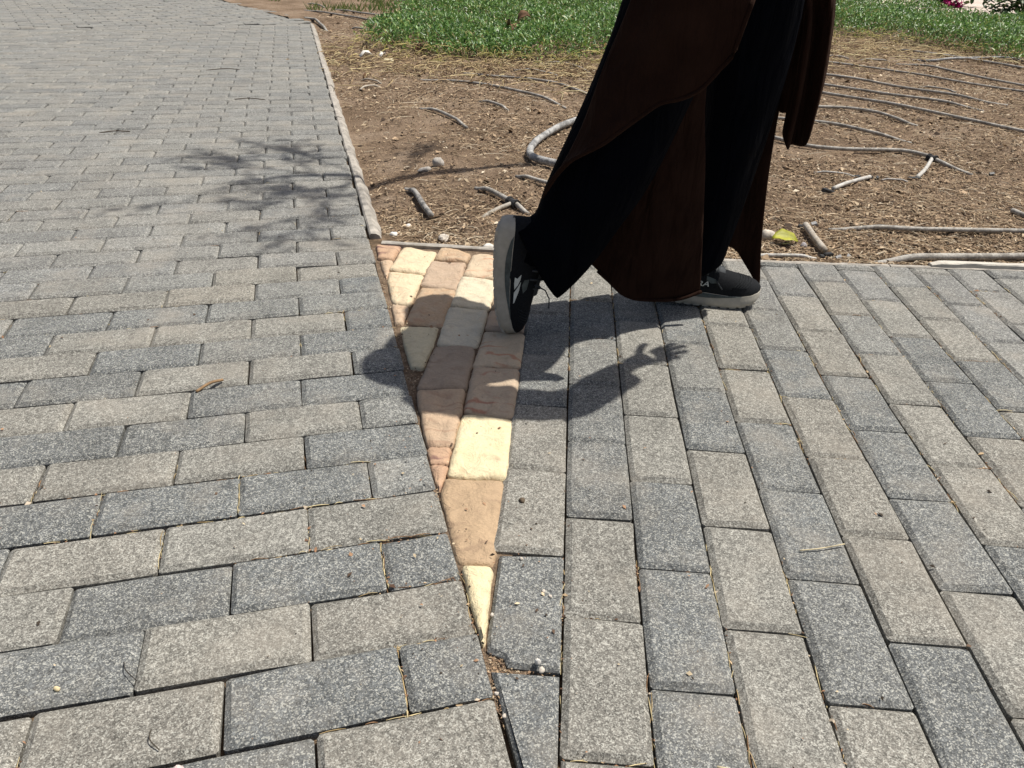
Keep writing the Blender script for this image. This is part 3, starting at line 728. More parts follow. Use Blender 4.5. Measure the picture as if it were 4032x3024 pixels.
rock('stone', -1.62, 5.9, (.06, .05, .03), M_PEBBLE, 'pale stone beside the kerb, left of the white scraps', seed=11)
rock('pebble', .043, .636, (.008, .006, .009), M_WHITE, 'white shell-like pebble on the chipped paver joint', 'pebble', 'pebbles on the paving', 0.003, 12)
rock('pebble', .0475, .627, (.009, .007, .006), M_PEBBLE, 'pinkish pebble touching the white shell-like pebble', 'pebble', 'pebbles on the paving', 0, 13)
rock('pebble', .022, .947, (.011, .010, .009), plain('brown_pebble', (.12, .09, .06), .8), 'brown crumb on the light paver right of the sandy slab', 'pebble', 'pebbles on the paving', 0, 14)
for i, (x, y, lab) in enumerate(((.052, .757, 'upper of two small pale pebbles on the chipped dark paver'), (.061, .748, 'lower of two small pale pebbles on the chipped dark paver'), (.022, .818, 'pale pebble on the joint above the chipped dark paver'), (-.016, .712, 'pale pebble in the joint right of the wedge tip'), (-.006, .592, 'pinkish pebble left of the tapered dark paver'), (.004, .562, 'lowest pale pebble left of the tapered dark paver'))):
    rock('pebble', x, y, (.006, .005, .0045), M_PEBBLE, lab, 'pebble', 'pebbles on the paving', 0, 20+i)
for i, (x, y, sx) in enumerate(((-.24, 1.262, .006), (-.31, .7, .005), (-.28, .52, .007))): pass
rock('pebble', -.338, .480, (.016, .013, .011), plain('pinkish_white_pebble', (.66, .56, .52), .7), 'pinkish white pebble at the bottom left edge of the photo', 'pebble', 'pebbles on the paving', 0, 30)
rock('pebble', -.515, .578, (.008, .006, .005), plain('straw_crumb', (.66, .55, .33), .7), 'straw-coloured crumb on the dark paver at far left', 'pebble', 'pebbles on the paving', 0, 31)

def leaf(name, pts, c, h, mat, label, cat, rz=0, rot=(0, 0), z=None, curl=.3, size=1.0, group=None):
    """curled leaf blade with thickness, grid between midrib and both margins"""
    n = len(pts); V, Fc = [], []
    for i, (t, wd) in enumerate(pts):
        for s in (-1, -.5, 0, .5, 1):
            V.append((t*size, s*wd*size, (h*(1-(2*i/(n-1)-1)**2)+curl*wd*abs(s)**1.5 + .12*wd*math.sin(3*i+2*s))*size))
    for i in range(n-1):
        for j in range(4): Fc.append((i*5+j, i*5+j+1, (i+1)*5+j+1, (i+1)*5+j))
    o = obj(name, mesh(name, V, Fc), mat, None, True)
    m_ = o.modifiers.new('thickness', 'SOLIDIFY'); m_.thickness = .0012
    o.location = (c[0], c[1], (float(soil_z(*c)) if z is None else z)+.004); o.rotation_euler = (rot[0], rot[1], rz)
    return tag(o, label, cat, group)
M_YLEAF = plain('yellow_green_leaf', (.36, .36, .035), .55, 30, .6, 1.25)
M_BLEAF = plain('brown_dry_leaf', (.13, .07, .035), .8, 50, .6, 1.4)
LEAF_P = [(-.042, .004), (-.03, .018), (-.012, .026), (.008, .027), (.026, .018), (.04, .003)]
o = leaf('fallen_leaf', LEAF_P, (.80, 2.205), .007, M_YLEAF, 'curled yellow-green leaf on the soil right of the robe edge', 'leaf', .1, (.30, .12), curl=.42)
o.location.z += .012
V, Fc = tube([(-.018, -.028, .004), (-.006, -.0255, .006), (.004, -.024, .010)], .0016, 6); obj('leaf_stalk', mesh('leaf_stalk', V, Fc), plain('pale_stalk', (.62, .60, .25), .6), o, True)
for c, rz, sz, lab in (((.0, 7.05), .3, 1.5, 'dead brown leaf lying in the ground cover, left of the robe'), ((-.116, 6.45), 1.9, 1.5, 'narrow dead brown leaf at the front of the ground cover'), ((-.74, 5.98), .5, 1.3, 'dark dead leaf under the left tip of the ground cover'), ((-1.12, 5.95), 2.0, .9, 'small dark leaf beside the white scraps'), ((-.955, 4.98), .8, .6, 'small dark leaf at the end of the upper pale stick')):
    o = leaf('dead_leaf', LEAF_P, c, .02, M_BLEAF, lab, 'leaf', rz, (.5, -.2), curl=.8, size=sz, group='dead leaves in the garden')
    if c[1] > 6.2: o.location.z += .13
for i, (x, y, rz, lab) in enumerate(((-1.08, 5.70, .5, 'larger white paper scrap in front of the ground cover tip'), (-.98, 5.75, 1.3, 'smaller white paper scrap in front of the ground cover tip'))):
    o = leaf('paper_scrap', [(-.04, .012), (-.015, .02), (.015, .016), (.04, .01)], (x, y), .02, M_WHITE, lab, 'scrap', rz, (.2, 0), curl=1.2, size=1.2-.4*i, group='white scraps'); o.location.z += .01
def twig(P, rad, col, label, cat='twig'):
    V, Fc = tube(catmull([np.array(p)-np.array(P[0]) for p in P], 5), rad, 6)
    o = obj('twig', mesh('twig', V, Fc), plain('twig_'+label[:6], col, .8), None, True); o.location = P[0]
    return tag(o, label, cat, 'twigs on the paving')
twig([(-.598, 1.237, .003), (-.580, 1.262, .008), (-.562, 1.281, .005)], .0028, (.30, .19, .10), 'reddish brown twig standing out in the middle of the left path')
twig([(-.455, .618, .002), (-.445, .603, .006), (-.428, .592, .002)], .0007, (.05, .045, .04), 'thin dark curved twig on the dark paver at lower left')
twig([(-.385, .530, .002), (-.380, .516, .005), (-.366, .506, .002)], .0007, (.07, .06, .045), 'thin dark curved twig on the light paver at bottom left')
twig([(.43, .853, .003), (.462, .858, .004), (.50, .868, .005)], .0010, (.55, .47, .30), 'pale curved straw on the right paving, lower right')
twig([(.235, .508, .002), (.265, .500, .004), (.292, .490, .002)], .0017, (.60, .52, .33), 'straw stem at the bottom right of the footpath')
for P, lab in (([(-1.75, 3.25, .002), (-1.70, 3.275, .006), (-1.64, 3.29, .003)], 'dark twig on the far left paving, nearest of three'), ([(-1.45, 4.05, .002), (-1.38, 4.07, .006), (-1.3, 4.06, .003)], 'dark twig on the far left paving, middle of three'), ([(-1.9, 4.9, .002), (-1.8, 4.95, .008), (-1.72, 4.96, .003)], 'dark twig on the far left paving, farthest of three')):
    twig(P, .0022, (.07, .05, .035), lab)

# ---------------------------------------------------------------- dry litter on the soil
def strips(n, x, y, z, L, wd, cols, curve=.25, lift=.004, tri=True, ang=None):
    """n little curved stems as 3-segment prisms (open triangular section)"""
    th = rng.uniform(0, 2*math.pi, n) if ang is None else ang
    d = np.stack([np.cos(th), np.sin(th)], -1); nn = np.stack([-d[:, 1], d[:, 0]], -1)
    bend = rng.normal(0, curve, n)*L; hump = rng.uniform(0, 1, n)*lift; tl = rng.normal(0, .10, n)*L
    V = np.zeros((n, 4, 3, 3)); 
    for i, t in enumerate((-.5, -.17, .17, .5)):
        cx = x+d[:, 0]*t*L+nn[:, 0]*bend*(.25-t*t); cy = y+d[:, 1]*t*L+nn[:, 1]*bend*(.25-t*t)
        cz = z+hump*(1-4*t*t)+tl*t*.5; wq_ = wd*(1 if abs(t) < .4 else .6)
        V[:, i, 0] = np.stack([cx-nn[:, 0]*wq_/2, cy-nn[:, 1]*wq_/2, cz], -1)
        V[:, i, 1] = np.stack([cx+nn[:, 0]*wq_/2, cy+nn[:, 1]*wq_/2, cz], -1)
        V[:, i, 2] = np.stack([cx, cy, cz+wq_*.7], -1)
    b = (np.arange(n)*12)[:, None]; Fq = []
    for i in range(3):
        for j in range(3):
            k = (j+1) % 3; Fq.append(b+np.array([[i*3+j, i*3+k, (i+1)*3+k, (i+1)*3+j]]))
    return V.reshape(-1, 3), np.concatenate(Fq), np.repeat(cols, 12, 0)
def chips(n, x, y, z, s, cols):
    """n bent flakes"""
    th = rng.uniform(0, 2*math.pi, n); el = rng.uniform(.25, .7, n); d = np.stack([np.cos(th), np.sin(th), rng.normal(0, .25, n)], -1); e = np.stack([-np.sin(th), np.cos(th), rng.normal(0, .35, n)], -1)
    c = np.stack([x, y, z], -1); V = np.zeros((n, 4, 3))
    V[:, 0] = c-d*s[:, None]/2; V[:, 2] = c+d*s[:, None]/2; V[:, 1] = c+e*(s*el)[:, None]/2; V[:, 3] = c-e*(s*el)[:, None]/2
    V[:, 1, 2] += s*.15; V[:, 3, 2] += s*.05
    b = (np.arange(n)*4)[:, None]
    return V.reshape(-1, 3), np.concatenate([b+np.array([[0, 3, 1, 1]]), b+np.array([[3, 2, 1, 1]])])[:, :3], np.repeat(cols, 4, 0)
def palette(n, cols, wts, var=.2):
    k = rng.choice(len(cols), n, p=np.array(wts)/sum(wts)); c = np.array(cols)[k]*rng.uniform(1-var, 1+var, (n, 1)); return c
def soil_points(n, ymax=9, power=1.0):
    out = np.zeros((0, 2))
    while len(out) < n:
        u_ = rng.uniform(0, 1, n); y = EDGE_Y+.02 + (ymax-EDGE_Y)*u_**(1.0+power); x = rng.uniform(-.75, .72, n)*(y+.35)*1.05+.02
        kx = np.array([kerb_x(v) for v in y]); ok = (x > kx+.005) & (y > np.interp(x, [-.4, .1, .7, 4], [2.078, 2.046, 2.036, 2.040])+.022)
        dens = .12+1.35*(vnoise(x*2.3, y*2.3, 31)+.5)*(.6+.8*(vnoise(x*7, y*7, 32)+.5)); ok &= rng.uniform(0, 1, n) < dens
        out = np.concatenate([out, np.stack([x, y], -1)[ok]])
    return out[:n].T
PAL = [(.51, .40, .27), (.39, .285, .185), (.28, .20, .128), (.155, .105, .068), (.06, .041, .029), (.60, .51, .38)]
x, y = soil_points(210000, 8.8, .75)
cV, cF, cC = chips(len(x), x, y, soil_z(x, y)+rng.uniform(.001, .006, len(x)), rng.gamma(1.8, .0038, len(x))*(.7+.11*y), palette(len(x), PAL, [1.6, 3, 3.4, 3.2, 2.2, .4]))
stuff(obj('mulch', fast_mesh('mulch', cV, cF, cC), M_STRAW), 'loose brown mulch flakes scattered over the soil', 'mulch')
x, y = soil_points(24000, 8.4, .7)
L = rng.gamma(2.2, .016, len(x))*(.8+.08*y)
parts = [strips(len(x), x, y, soil_z(x, y)+.003, L, rng.uniform(.0014, .003, len(x))*(.7+.14*y), palette(len(x), PAL, [3, 2, 1.6, 1, .3, 1]), .3, .008)]
# bleached runners piled up along the front of the ground cover
n = 2800; x = rng.uniform(-1.6, 4.2, n); yb = np.interp(x, [-1.5, -1.1, -.3, .6, 1.5, 2.6, 3.2, 4.2], [6.2, 5.9, 5.8, 5.8, 6.4, 7.2, 7.6, 6.8]); y = yb+rng.normal(0, .42, n)-.25
parts.append(strips(n, x, y, soil_z(x, y)+.008, rng.gamma(2.5, .05, n), rng.uniform(.004, .008, n), palette(n, [(.44, .34, .19), (.33, .24, .14), (.54, .45, .26), (.18, .12, .07)], [3, 3, 2, 2]), .5, .03))
Vs, Fs, Cs = [], [], []; o_ = 0
for v, f, c in parts: Vs.append(v); Fs.append(f+o_); Cs.append(c); o_ += len(v)
stuff(obj('straw', fast_mesh('straw', np.concatenate(Vs), np.concatenate(Fs), np.concatenate(Cs)), M_STRAW), 'dry straw stems and runners lying on the soil', 'straw')

# ---------------------------------------------------------------- crumbs and straw caught in the paving joints
JX, JY, JA = [], [], []
for _ in range(3400):
    if random.random() < .58:
        r = int(min(60, random.expovariate(1/9.))); 
        if random.random() < .5: u, wv, ang = random.uniform(-2-.5*r, 2.5)*LP, r*LR, LEFT_A
        else:
            k = random.randint(-4-r//2, 2)+(0 if r % 2 == 0 else .5); u, wv, ang = k*LP, (r+random.random())*LR, LEFT_A+math.pi/2
        p = Lxy(u, wv)
        if u > U_END: continue
    else:
        c_ = random.randint(-1, 14)
        if random.random() < .75: u, v, ang = c_*RP, random.uniform(-5.2, 3), RIGHT_A+math.pi/2
        else: u, v, ang = (c_+random.random())*RP, random.randint(-5, 3)+(0 if c_ % 2 == 0 else .5), RIGHT_A
        p = Rxy(u, v*RR)
        if p[1] > EDGE_Y or edge_left(p) or (c_ < 0 and p[1] > .6): continue
    JX.append(p[0]); JY.append(p[1]); JA.append(ang)
JX, JY, JA = map(np.array, (JX, JY, JA)); n = len(JX)
cl = (vnoise(JX*3.2, JY*3.2, 44) > .02); JX, JY, JA = JX[cl], JY[cl], JA[cl]; n = len(JX)
v1, f1, c1 = strips(n, JX+rng.normal(0, .0012, n), JY+rng.normal(0, .0012, n), np.full(n, -.0085)+rng.uniform(-.003, .004, n), rng.gamma(2.5, .009, n), rng.uniform(.0009, .0017, n), palette(n, [(.62, .52, .30), (.48, .36, .19), (.30, .18, .10)], [3, 2, 2]), .12, .003, ang=JA+rng.normal(0, .14, n))
m2 = 2600; k = rng.integers(0, n, m2)
bx, by = JX[k]+rng.normal(0, .02, m2)*np.cos(JA[k])+rng.normal(0, .0015, m2), JY[k]+rng.normal(0, .02, m2)*np.sin(JA[k])+rng.normal(0, .0015, m2)
v2, f2, c2 = chips(m2, bx, by, np.full(m2, -.006)+rng.uniform(-.003, .003, m2), rng.gamma(3, .0014, m2), palette(m2, [(.30, .17, .10), (.10, .06, .04), (.45, .33, .2), (.5, .42, .32)], [3, 3, 2, 1]))
stuff(obj('joint_straw', fast_mesh('joint_straw', v1, f1, c1), M_STRAW), 'straw caught in the joints of the paving', 'straw')
# loose crumbs on the paving, thickest around the stone wedge
n3 = 520; t_ = rng.uniform(0, 1, n3)
bx = np.concatenate([rng.normal(-.02-.22*t_, .10), rng.uniform(-2.6, 1.3, 1500)]); by = np.concatenate([.62+1.35*t_+rng.normal(0, .03, n3), .5+3.2*rng.uniform(0, 1, 1500)**1.2])
ok = (by < 2.02) | (bx < -.45-.30*(by-2)); bx, by = bx[ok], by[ok]; n4 = len(bx)
v3, f3, c3 = chips(n4, bx, by, np.full(n4, .0022), rng.gamma(2.5, .0013, n4), palette(n4, [(.12, .08, .055), (.05, .04, .03), (.33, .2, .12), (.55, .45, .3)], [3, 2, 2, 1.3]))
# gravelly dirt packed in the wider gaps beside the slabs
n5 = 2600; g_ = [(-.205, 1.345, .012, .035), (-.27, 1.60, .006, .06), (-.19, 1.30, .010, .03), (-.012, .645, .014, .012), (.005, .632, .022, .005), (-.115, .96, .004, .02), (-.245, 1.50, .006, .07), (-.003, .60, .005, .03), (-.072, 1.38, .006, .05), (-.158, 1.60, .005, .05), (-.33, 1.80, .005, .05)]
gi = rng.integers(0, len(g_), n5); ga = np.array(g_)[gi]
gx, gy = ga[:, 0]+rng.normal(0, 1, n5)*ga[:, 2]-(0)*gi, ga[:, 1]+rng.normal(0, 1, n5)*ga[:, 3]
v6, f6, c6 = chips(n5, gx, gy, np.full(n5, -.009)+rng.uniform(0, .004, n5), rng.gamma(3, .0009, n5), palette(n5, [(.34, .24, .15), (.12, .08, .055), (.45, .36, .25), (.25, .16, .1)], [3, 2, 2, 2]))
o2, o3 = len(v2), len(v2)+len(v3)
stuff(obj('debris', fast_mesh('debris', np.concatenate([v2, v3, v6]), np.concatenate([f2, f3+o2, f6+o3]), np.concatenate([c2, c3, c6])), M_STRAW), 'tiny dark crumbs and chips scattered on the paving', 'debris')

# ---------------------------------------------------------------- green ground cover
FRONT = [(-1.32, 6.6), (-1.15, 6.05), (-.85, 5.75), (-.3, 5.62), (.35, 5.60), (.9, 5.8), (1.6, 6.6), (2.3, 7.2), (3.05, 7.95), (3.35, 7.55), (3.6, 7.1), (3.9, 6.75), (4.6, 6.65), (6.6, 6.6)]
BACK = [(-1.32, 6.7), (-1.22, 7.6), (-1.05, 8.6), (-.78, 9.7), (-.2, 11.5), (1.5, 13.2), (3.2, 13.2), (4.3, 12.1), (4.85, 10.7), (5.25, 9.4), (5.6, 8.3), (6.6, 6.6)]
fx, fy = np.array(FRONT).T; bx_, by_ = np.array(BACK).T
n = 190000
x = rng.uniform(-1.35, 6.6, n); y = 5.8 + 7.9*rng.uniform(0, 1, n)**1.25
ragged = .50*vnoise(x*2.2, x*0+7.7, 52)+.30*vnoise(x*8, y*0+3, 53)
f_ = np.interp(x, fx, fy)+ragged; b_ = np.interp(x, bx_, by_)
ok = (y > f_) & (y < b_); x, y, f_, b_ = x[ok], y[ok], f_[ok], b_[ok]
din = np.minimum(np.minimum(y-f_, b_-y), (x+1.40)*.9); cov = np.clip(din/.30, 0, 1)
ok = (rng.uniform(0, 1, len(x)) < .30+.70*cov) & (vnoise(x*1.7, y*1.7, 55)+.30*cov+.05 > -.20); x, y, cov = x[ok], y[ok], cov[ok]; n = len(x)
top = (.035+.115*np.sqrt(cov))*(.55+1.0*(vnoise(x*2.6, y*2.6, 50)+.5)) + .04*vnoise(x*9, y*9, 51)
z = soil_z(x, y)+.01 + top*(1-rng.uniform(0, 1, n)**2.0*.95)
Ls = rng.uniform(.026, .050, n)*(.8+.03*y); th = rng.uniform(0, 2*math.pi, n); up = rng.uniform(.0, 1.1, n)
d = np.stack([np.cos(th)*np.cos(up), np.sin(th)*np.cos(up), np.sin(up)], -1); s = np.stack([-np.sin(th), np.cos(th), rng.normal(0, .35, n)], -1); wv = Ls*rng.uniform(.28, .42, n)
c = np.stack([x, y, z], -1); nrm = np.cross(d, s); V = np.zeros((n, 4, 3))
V[:, 0] = c; V[:, 2] = c+d*Ls[:, None]; mid = c+d*(Ls*.45)[:, None]+nrm*(Ls*.12)[:, None]
V[:, 1] = mid+s*(wv/2)[:, None]; V[:, 3] = mid-s*(wv/2)[:, None]
b = (np.arange(n)*4)[:, None]; F = np.concatenate([b+np.array([[0, 1, 2]]), b+np.array([[0, 2, 3]])])
colr = palette(n, [(.06, .135, .033), (.13, .255, .06), (.21, .36, .10), (.27, .33, .09), (.35, .31, .13)], [3.5, 4, 2.2, .7, .35]); colr[cov < .35] *= np.array([1.25, 1.05, .9])
stuff(obj('ground_cover', fast_mesh('ground_cover', V.reshape(-1, 3), F, np.repeat(colr, 4, 0)), M_LEAF), 'low carpet of small glossy green leaves behind the bare soil', 'ground cover')
# pale runners sticking out of the ground cover's edge
n = 520; x = rng.uniform(-1.3, 4.5, n); y = np.interp(x, fx, fy)+rng.normal(.02, .16, n)
v, f, c = strips(n, x, y, soil_z(x, y)+rng.uniform(.01, .09, n), rng.gamma(3, .035, n), rng.uniform(.003, .006, n), palette(n, [(.50, .43, .17), (.40, .35, .12), (.22, .24, .07), (.46, .36, .2)], [2, 2, 1, 1]), .6, .05)
stuff(obj('runners', fast_mesh('runners', v, f, c), M_STRAW), 'yellowish runners trailing from the ground cover edge', 'runners')
# sparse young grass far back on the left
n = 5200; x = rng.uniform(-3.6, -.5, n); y = rng.uniform(8.9, 14.5, n); ok = (vnoise(x*1.6, y*1.1, 60) > .02) & (x > KINK[0]-(y-KINK[1])*.73+.5); x, y = x[ok], y[ok]; n = len(x)
th = rng.uniform(0, 6.28, n); hgt = rng.uniform(.03, .11, n); wd = .006; z = soil_z(x, y); V = np.zeros((n, 3, 3))
V[:, 0] = np.stack([x-wd, y, z], -1); V[:, 1] = np.stack([x+wd, y, z], -1); V[:, 2] = np.stack([x+np.cos(th)*hgt*.6, y+np.sin(th)*hgt*.6, z+hgt], -1)
stuff(obj('grass', fast_mesh('grass', V.reshape(-1, 3), np.arange(n*3).reshape(-1, 3), np.repeat(palette(n, [(.10, .17, .04), (.16, .22, .06), (.25, .24, .09)], [2, 2, 1]), 3, 0)), M_LEAF), 'sparse green grass on the far soil', 'grass')

# ---------------------------------------------------------------- woody plants
def leaves_mesh(name, C, L, wr, cols, droop=0.0):
    n = len(C); th = rng.uniform(0, 2*math.pi, n); up = rng.normal(-droop, .5, n)
    d = np.stack([np.cos(th)*np.cos(up), np.sin(th)*np.cos(up), np.sin(up)], -1); s = np.stack([-np.sin(th), np.cos(th), rng.normal(0, .4, n)], -1)
    V = np.zeros((n, 6, 3)); nr = np.cross(d, s)
    for i, (t, wq_) in enumerate(((0, 0), (.3, .5), (.7, .42), (1, 0), (.7, -.42), (.3, -.5))):
        V[:, i] = C+d*(L*t)[:, None]+s*(L*wr*wq_*2)[:, None]+nr*(L*.15*abs(wq_))[:, None]
    b = (np.arange(n)*6)[:, None]; F = np.concatenate([b+np.array([[0, 1, 2, 3]]), b+np.array([[0, 3, 4, 5]])])
    return fast_mesh(name, V.reshape(-1, 3), F, np.repeat(cols, 6, 0))
def woody(parent, base, tips, rad, mat, name='stem'):
    parts = []
    for tp in tips:
        m_ = (np.array(base)*.5+np.array(tp)*.5)+np.array([0, 0, .12*np.linalg.norm(np.array(tp)-np.array(base))])
        Q = catmull([base, m_, tp], 6); parts.append(tube(Q-np.array(parent.location), np.linspace(rad, rad*.35, len(Q)), 6))
    for v, f in parts: obj(name, mesh(name, v, f), mat, parent, True)
M_SHLEAF = vcol('shrub_leaf', .5, .4, .2); M_FLOWER = vcol('magenta_bract', .6, .2, .35)
b0 = np.array([5.9, 12.35, .0])
sh = bpy.data.objects.new('flowering_shrub', None); link(sh); sh.location = b0; tag(sh, 'flowering shrub with magenta blooms behind the ground cover at upper right', 'shrub')
tips = [b0+np.array([dx, dy, dz]) for dx, dy, dz in ((-1.1, -.1, .22), (-.75, .2, .6), (-.35, -.2, .35), (.1, .15, .75), (.35, -.2, .20), (.7, .1, .30), (-.15, .3, .9), (.6, .3, .7), (-.1, -.25, .12))]
woody(sh, tuple(b0), [tuple(t) for t in tips], .016, M_BARK)
C = np.concatenate([b0+(t-b0)*rng.uniform(.25, 1.08, (52, 1))+np.array([0, 0, .12])*np.sin(rng.uniform(0, 3.1, (52, 1)))+rng.normal(0, .06, (52, 3)) for t in tips]); C[:, 2] = np.maximum(C[:, 2], .08)
obj('foliage', leaves_mesh('foliage', C-b0, rng.uniform(.06, .11, len(C)), .34, palette(len(C), [(.04, .08, .025), (.07, .12, .03), (.11, .15, .05)], [3, 3, 1]), .4), M_SHLEAF, sh)
FL = [(.07, -.17, .075), (.23, -.17, .055), (-.20, .1, .55), (.5, .2, .5)]
for q in FL:
    Cq = b0+np.array(q)+rng.normal(0, .034, (44, 3))
    obj('flower_cluster', leaves_mesh('flower_cluster', Cq-b0, rng.uniform(.045, .065, 44), .42, palette(44, [(.55, .02, .20), (.70, .05, .30)], [1, 1])), M_FLOWER, sh)
b1 = np.array([6.35, 10.85, .0])
sh2 = bpy.data.objects.new('leafy_shrub', None); link(sh2); sh2.location = b1; tag(sh2, 'dark leafy shrub at the upper right corner of the photo', 'shrub')
tips = [b1+np.array([dx, dy, dz]) for dx, dy, dz in ((-.62, 0, .30), (-.4, .1, .5), (-.1, -.1, .6), (.2, .1, .6), (.45, 0, .45), (-.55, -.15, .14), (0, -.25, .25), (.5, -.1, .25), (-.3, -.2, .28))]
woody(sh2, tuple(b1), [tuple(t) for t in tips], .014, M_BARK)
C = np.concatenate([b1+(t-b1)*rng.uniform(.35, 1.05, (75, 1))+rng.normal(0, .055, (75, 3)) for t in tips]); C[:, 2] = np.maximum(C[:, 2], .05)
obj('foliage', leaves_mesh('foliage', C-b1, rng.uniform(.06, .10, len(C)), .26, palette(len(C), [(.035, .07, .025), (.06, .11, .035), (.12, .17, .05)], [3, 3, 1]), .1), M_SHLEAF, sh2)

# young tree: its stem stands behind the walker, its thin crown throws the twig shadow on the left path
tb = np.array([.80, 3.33, float(soil_z(.80, 3.33))-.03])
tree = bpy.data.objects.new('young_tree', None); link(tree); tree.location = tb
tag(tree, 'slender young tree hidden behind the walker, casting the twiggy shadow', 'tree')
trunk_pts = [np.array(p) for p in ((0, 0, 0), (.02, .01, .7), (-.01, .03, 1.4), (.03, .0, 2.1), (-.02, .06, 2.7), (.02, -.02, 3.1), (-.06, .02, 3.5), (-.04, 0, 4.05))]
Q = catmull(trunk_pts, 6); v, f = tube(Q, np.interp(np.linspace(0, 1, len(Q)), [0, .4, .7, 1], [.038, .034, .026, .005]), 10)
obj('trunk', mesh('trunk', v, f), M_BARK, tree, True)
rr = random.Random(5); Lc = []
def limb(p, dvec, ln, rad, depth):
    P = [np.array(p)]; dv = np.array(dvec, float)
    for i in range(4):
        dv = dv+np.array([rr.gauss(0, .18), rr.gauss(0, .18), rr.gauss(-.06, .10)]); dv /= np.linalg.norm(dv); P.append(P[-1]+dv*ln/4)
    Q = catmull(P, 3); v, f = tube(Q, np.linspace(rad, rad*.4, len(Q)), 5); obj('branch' if depth == 0 else 'twig', mesh('branch', v, f), M_BARK, tree, True) if depth < 2 else twig_parts.append((v, f))
    if depth < 2:
        for k in range(4 if depth == 0 else 3):
            t = rr.uniform(.3, 1); i = min(3, int(t*4)); q = P[i]+(P[i+1]-P[i])*(t*4-i)
            e = dv+np.array([rr.gauss(0, .6), rr.gauss(0, .6), rr.gauss(0, .35)]); limb(q, e/np.linalg.norm(e), ln*rr.uniform(.45, .7), rad*.5, depth+1)
    if depth >= 1:
        for i in range(1, len(P)):
            for k in range(2): Lc.append(P[i]+(P[i-1]-P[i])*rr.random()+np.array([rr.gauss(0, .012) for _ in range(3)]))
twig_parts = []
for z0, az, ln in ((2.95, 4.4, .42), (3.0, 1.2, .45), (3.1, 2.2, .42), (3.2, 4.9, .48), (3.3, 3.0, .40), (3.45, 1.6, .45), (3.55, 5.2, .40), (3.7, 3.9, .38), (3.85, 1.9, .34)):
    i = int(np.argmin(abs(Q[:, 2]-z0))); limb(Q[i], (math.cos(az), math.sin(az), .45), ln, .008, 0)
v, f = join(twig_parts); stuff(obj('twigs', mesh('twigs', v, f), M_BARK, tree, True))
Lc = np.array(Lc)
obj('crown', leaves_mesh('crown', Lc, rng.uniform(.025, .05, len(Lc)), .16, palette(len(Lc), [(.06, .11, .03), (.10, .15, .05)], [1, 1]), .5), M_SHLEAF, tree)
# weathered post at the back corner of the ground cover
pz = float(soil_z(-.60, 10.2)); rings = []
for z, r_ in ((-.1, .062), (.05, .060), (.35, .056), (.9, .055), (1.4, .054), (1.55, .05), (1.57, .03)):
    rings.append([((r_*(1+.10*math.sin(3*a+z*2)+.05*math.sin(7*a))*math.cos(a))+.02*math.sin(z*2), r_*(1+.08*math.sin(4*a+z))*math.sin(a), z) for a in np.linspace(0, 2*math.pi, 14, endpoint=False)])
v, f = loft(rings); o = obj('wooden_post', mesh('wooden_post', v, f), plain('weathered_wood', (.22, .18, .145), .9, 30, .6, 1.3, .006), None, True); o.location = (-.60, 10.2, pz)
tag(o, 'weathered grey wooden post at the back left corner of the ground cover', 'post')
# pale slab lying on the edging, right
rings = []
for x_ in np.linspace(1.165, 2.1, 40):
    j = lambda s, a: a*2*float(vnoise(x_*18, s*3.3, 15)); k = min(1, (x_-1.165)/.02+.3)
    rings.append([(x_-1.165, y_, z_*k) for y_, z_ in ((-.004+j(1, .003), -.012), (-.004+j(1, .003), .006), (-.001, .009+j(2, .001)), (.016+j(3, .004), .008+j(4, .001)), (.021+j(3, .004), .003), (.021, -.012))])
v, f = loft(rings); o = obj('stone_strip', mesh('stone_strip', v, f), plain('pale_strip_stone', (.58, .54, .47), .85, 50, .8, 1.12, .003), None); o.location = (1.165, 2.046, .0)
tag(o, 'long pale stone strip lying on the edging at the right edge of the photo', 'stone strip')

# ---------------------------------------------------------------- the walker
# skeleton: vertex -> (x, y, z), skin radius; facing +x, the near (right) leg trailing with the heel raised
S = [((.36, 1.645, .90), .125), ((.365, 1.645, 1.02), .105), ((.38, 1.648, 1.16), .115), ((.395, 1.65, 1.30), .115), ((.41, 1.652, 1.40), .055), ((.425, 1.655, 1.46), .05),
     ((.44, 1.658, 1.53), .080), ((.445, 1.66, 1.60), .088), ((.44, 1.66, 1.655), .06),
     ((.36, 1.575, .84), .085), ((.31, 1.56, .67), .075), ((.265, 1.552, .50), .055), ((.175, 1.55, .36), .05), ((.06, 1.55, .20), .028), ((.02, 1.55, .17), .024),
     ((.365, 1.718, .84), .085), ((.42, 1.725, .66), .075), ((.465, 1.73, .48), .055), ((.455, 1.733, .32), .052), ((.425, 1.745, .11), .026), ((.43, 1.75, .07), .024),
     ((.40, 1.53, 1.355), .055), ((.42, 1.485, 1.345), .05), ((.50, 1.455, 1.23), .042), ((.575, 1.438, 1.12), .037), ((.665, 1.525, 1.115), .033), ((.750, 1.612, 1.115), .024),
     ((.40, 1.77, 1.355), .055), ((.38, 1.815, 1.345), .05), ((.32, 1.84, 1.22), .042), ((.27, 1.85, 1.09), .037), ((.27, 1.83, .97), .032), ((.285, 1.80, .86), .024),
     ((.54, 1.662, 1.575), .012), ((.522, 1.661, 1.590), .02)]
def lean(p):
    x_, y_, z_ = p
    if z_ <= .9: return (x_, y_, z_)
    return (x_+.045*(z_-.9)/.7, y_, .9+.93*(z_-.9))
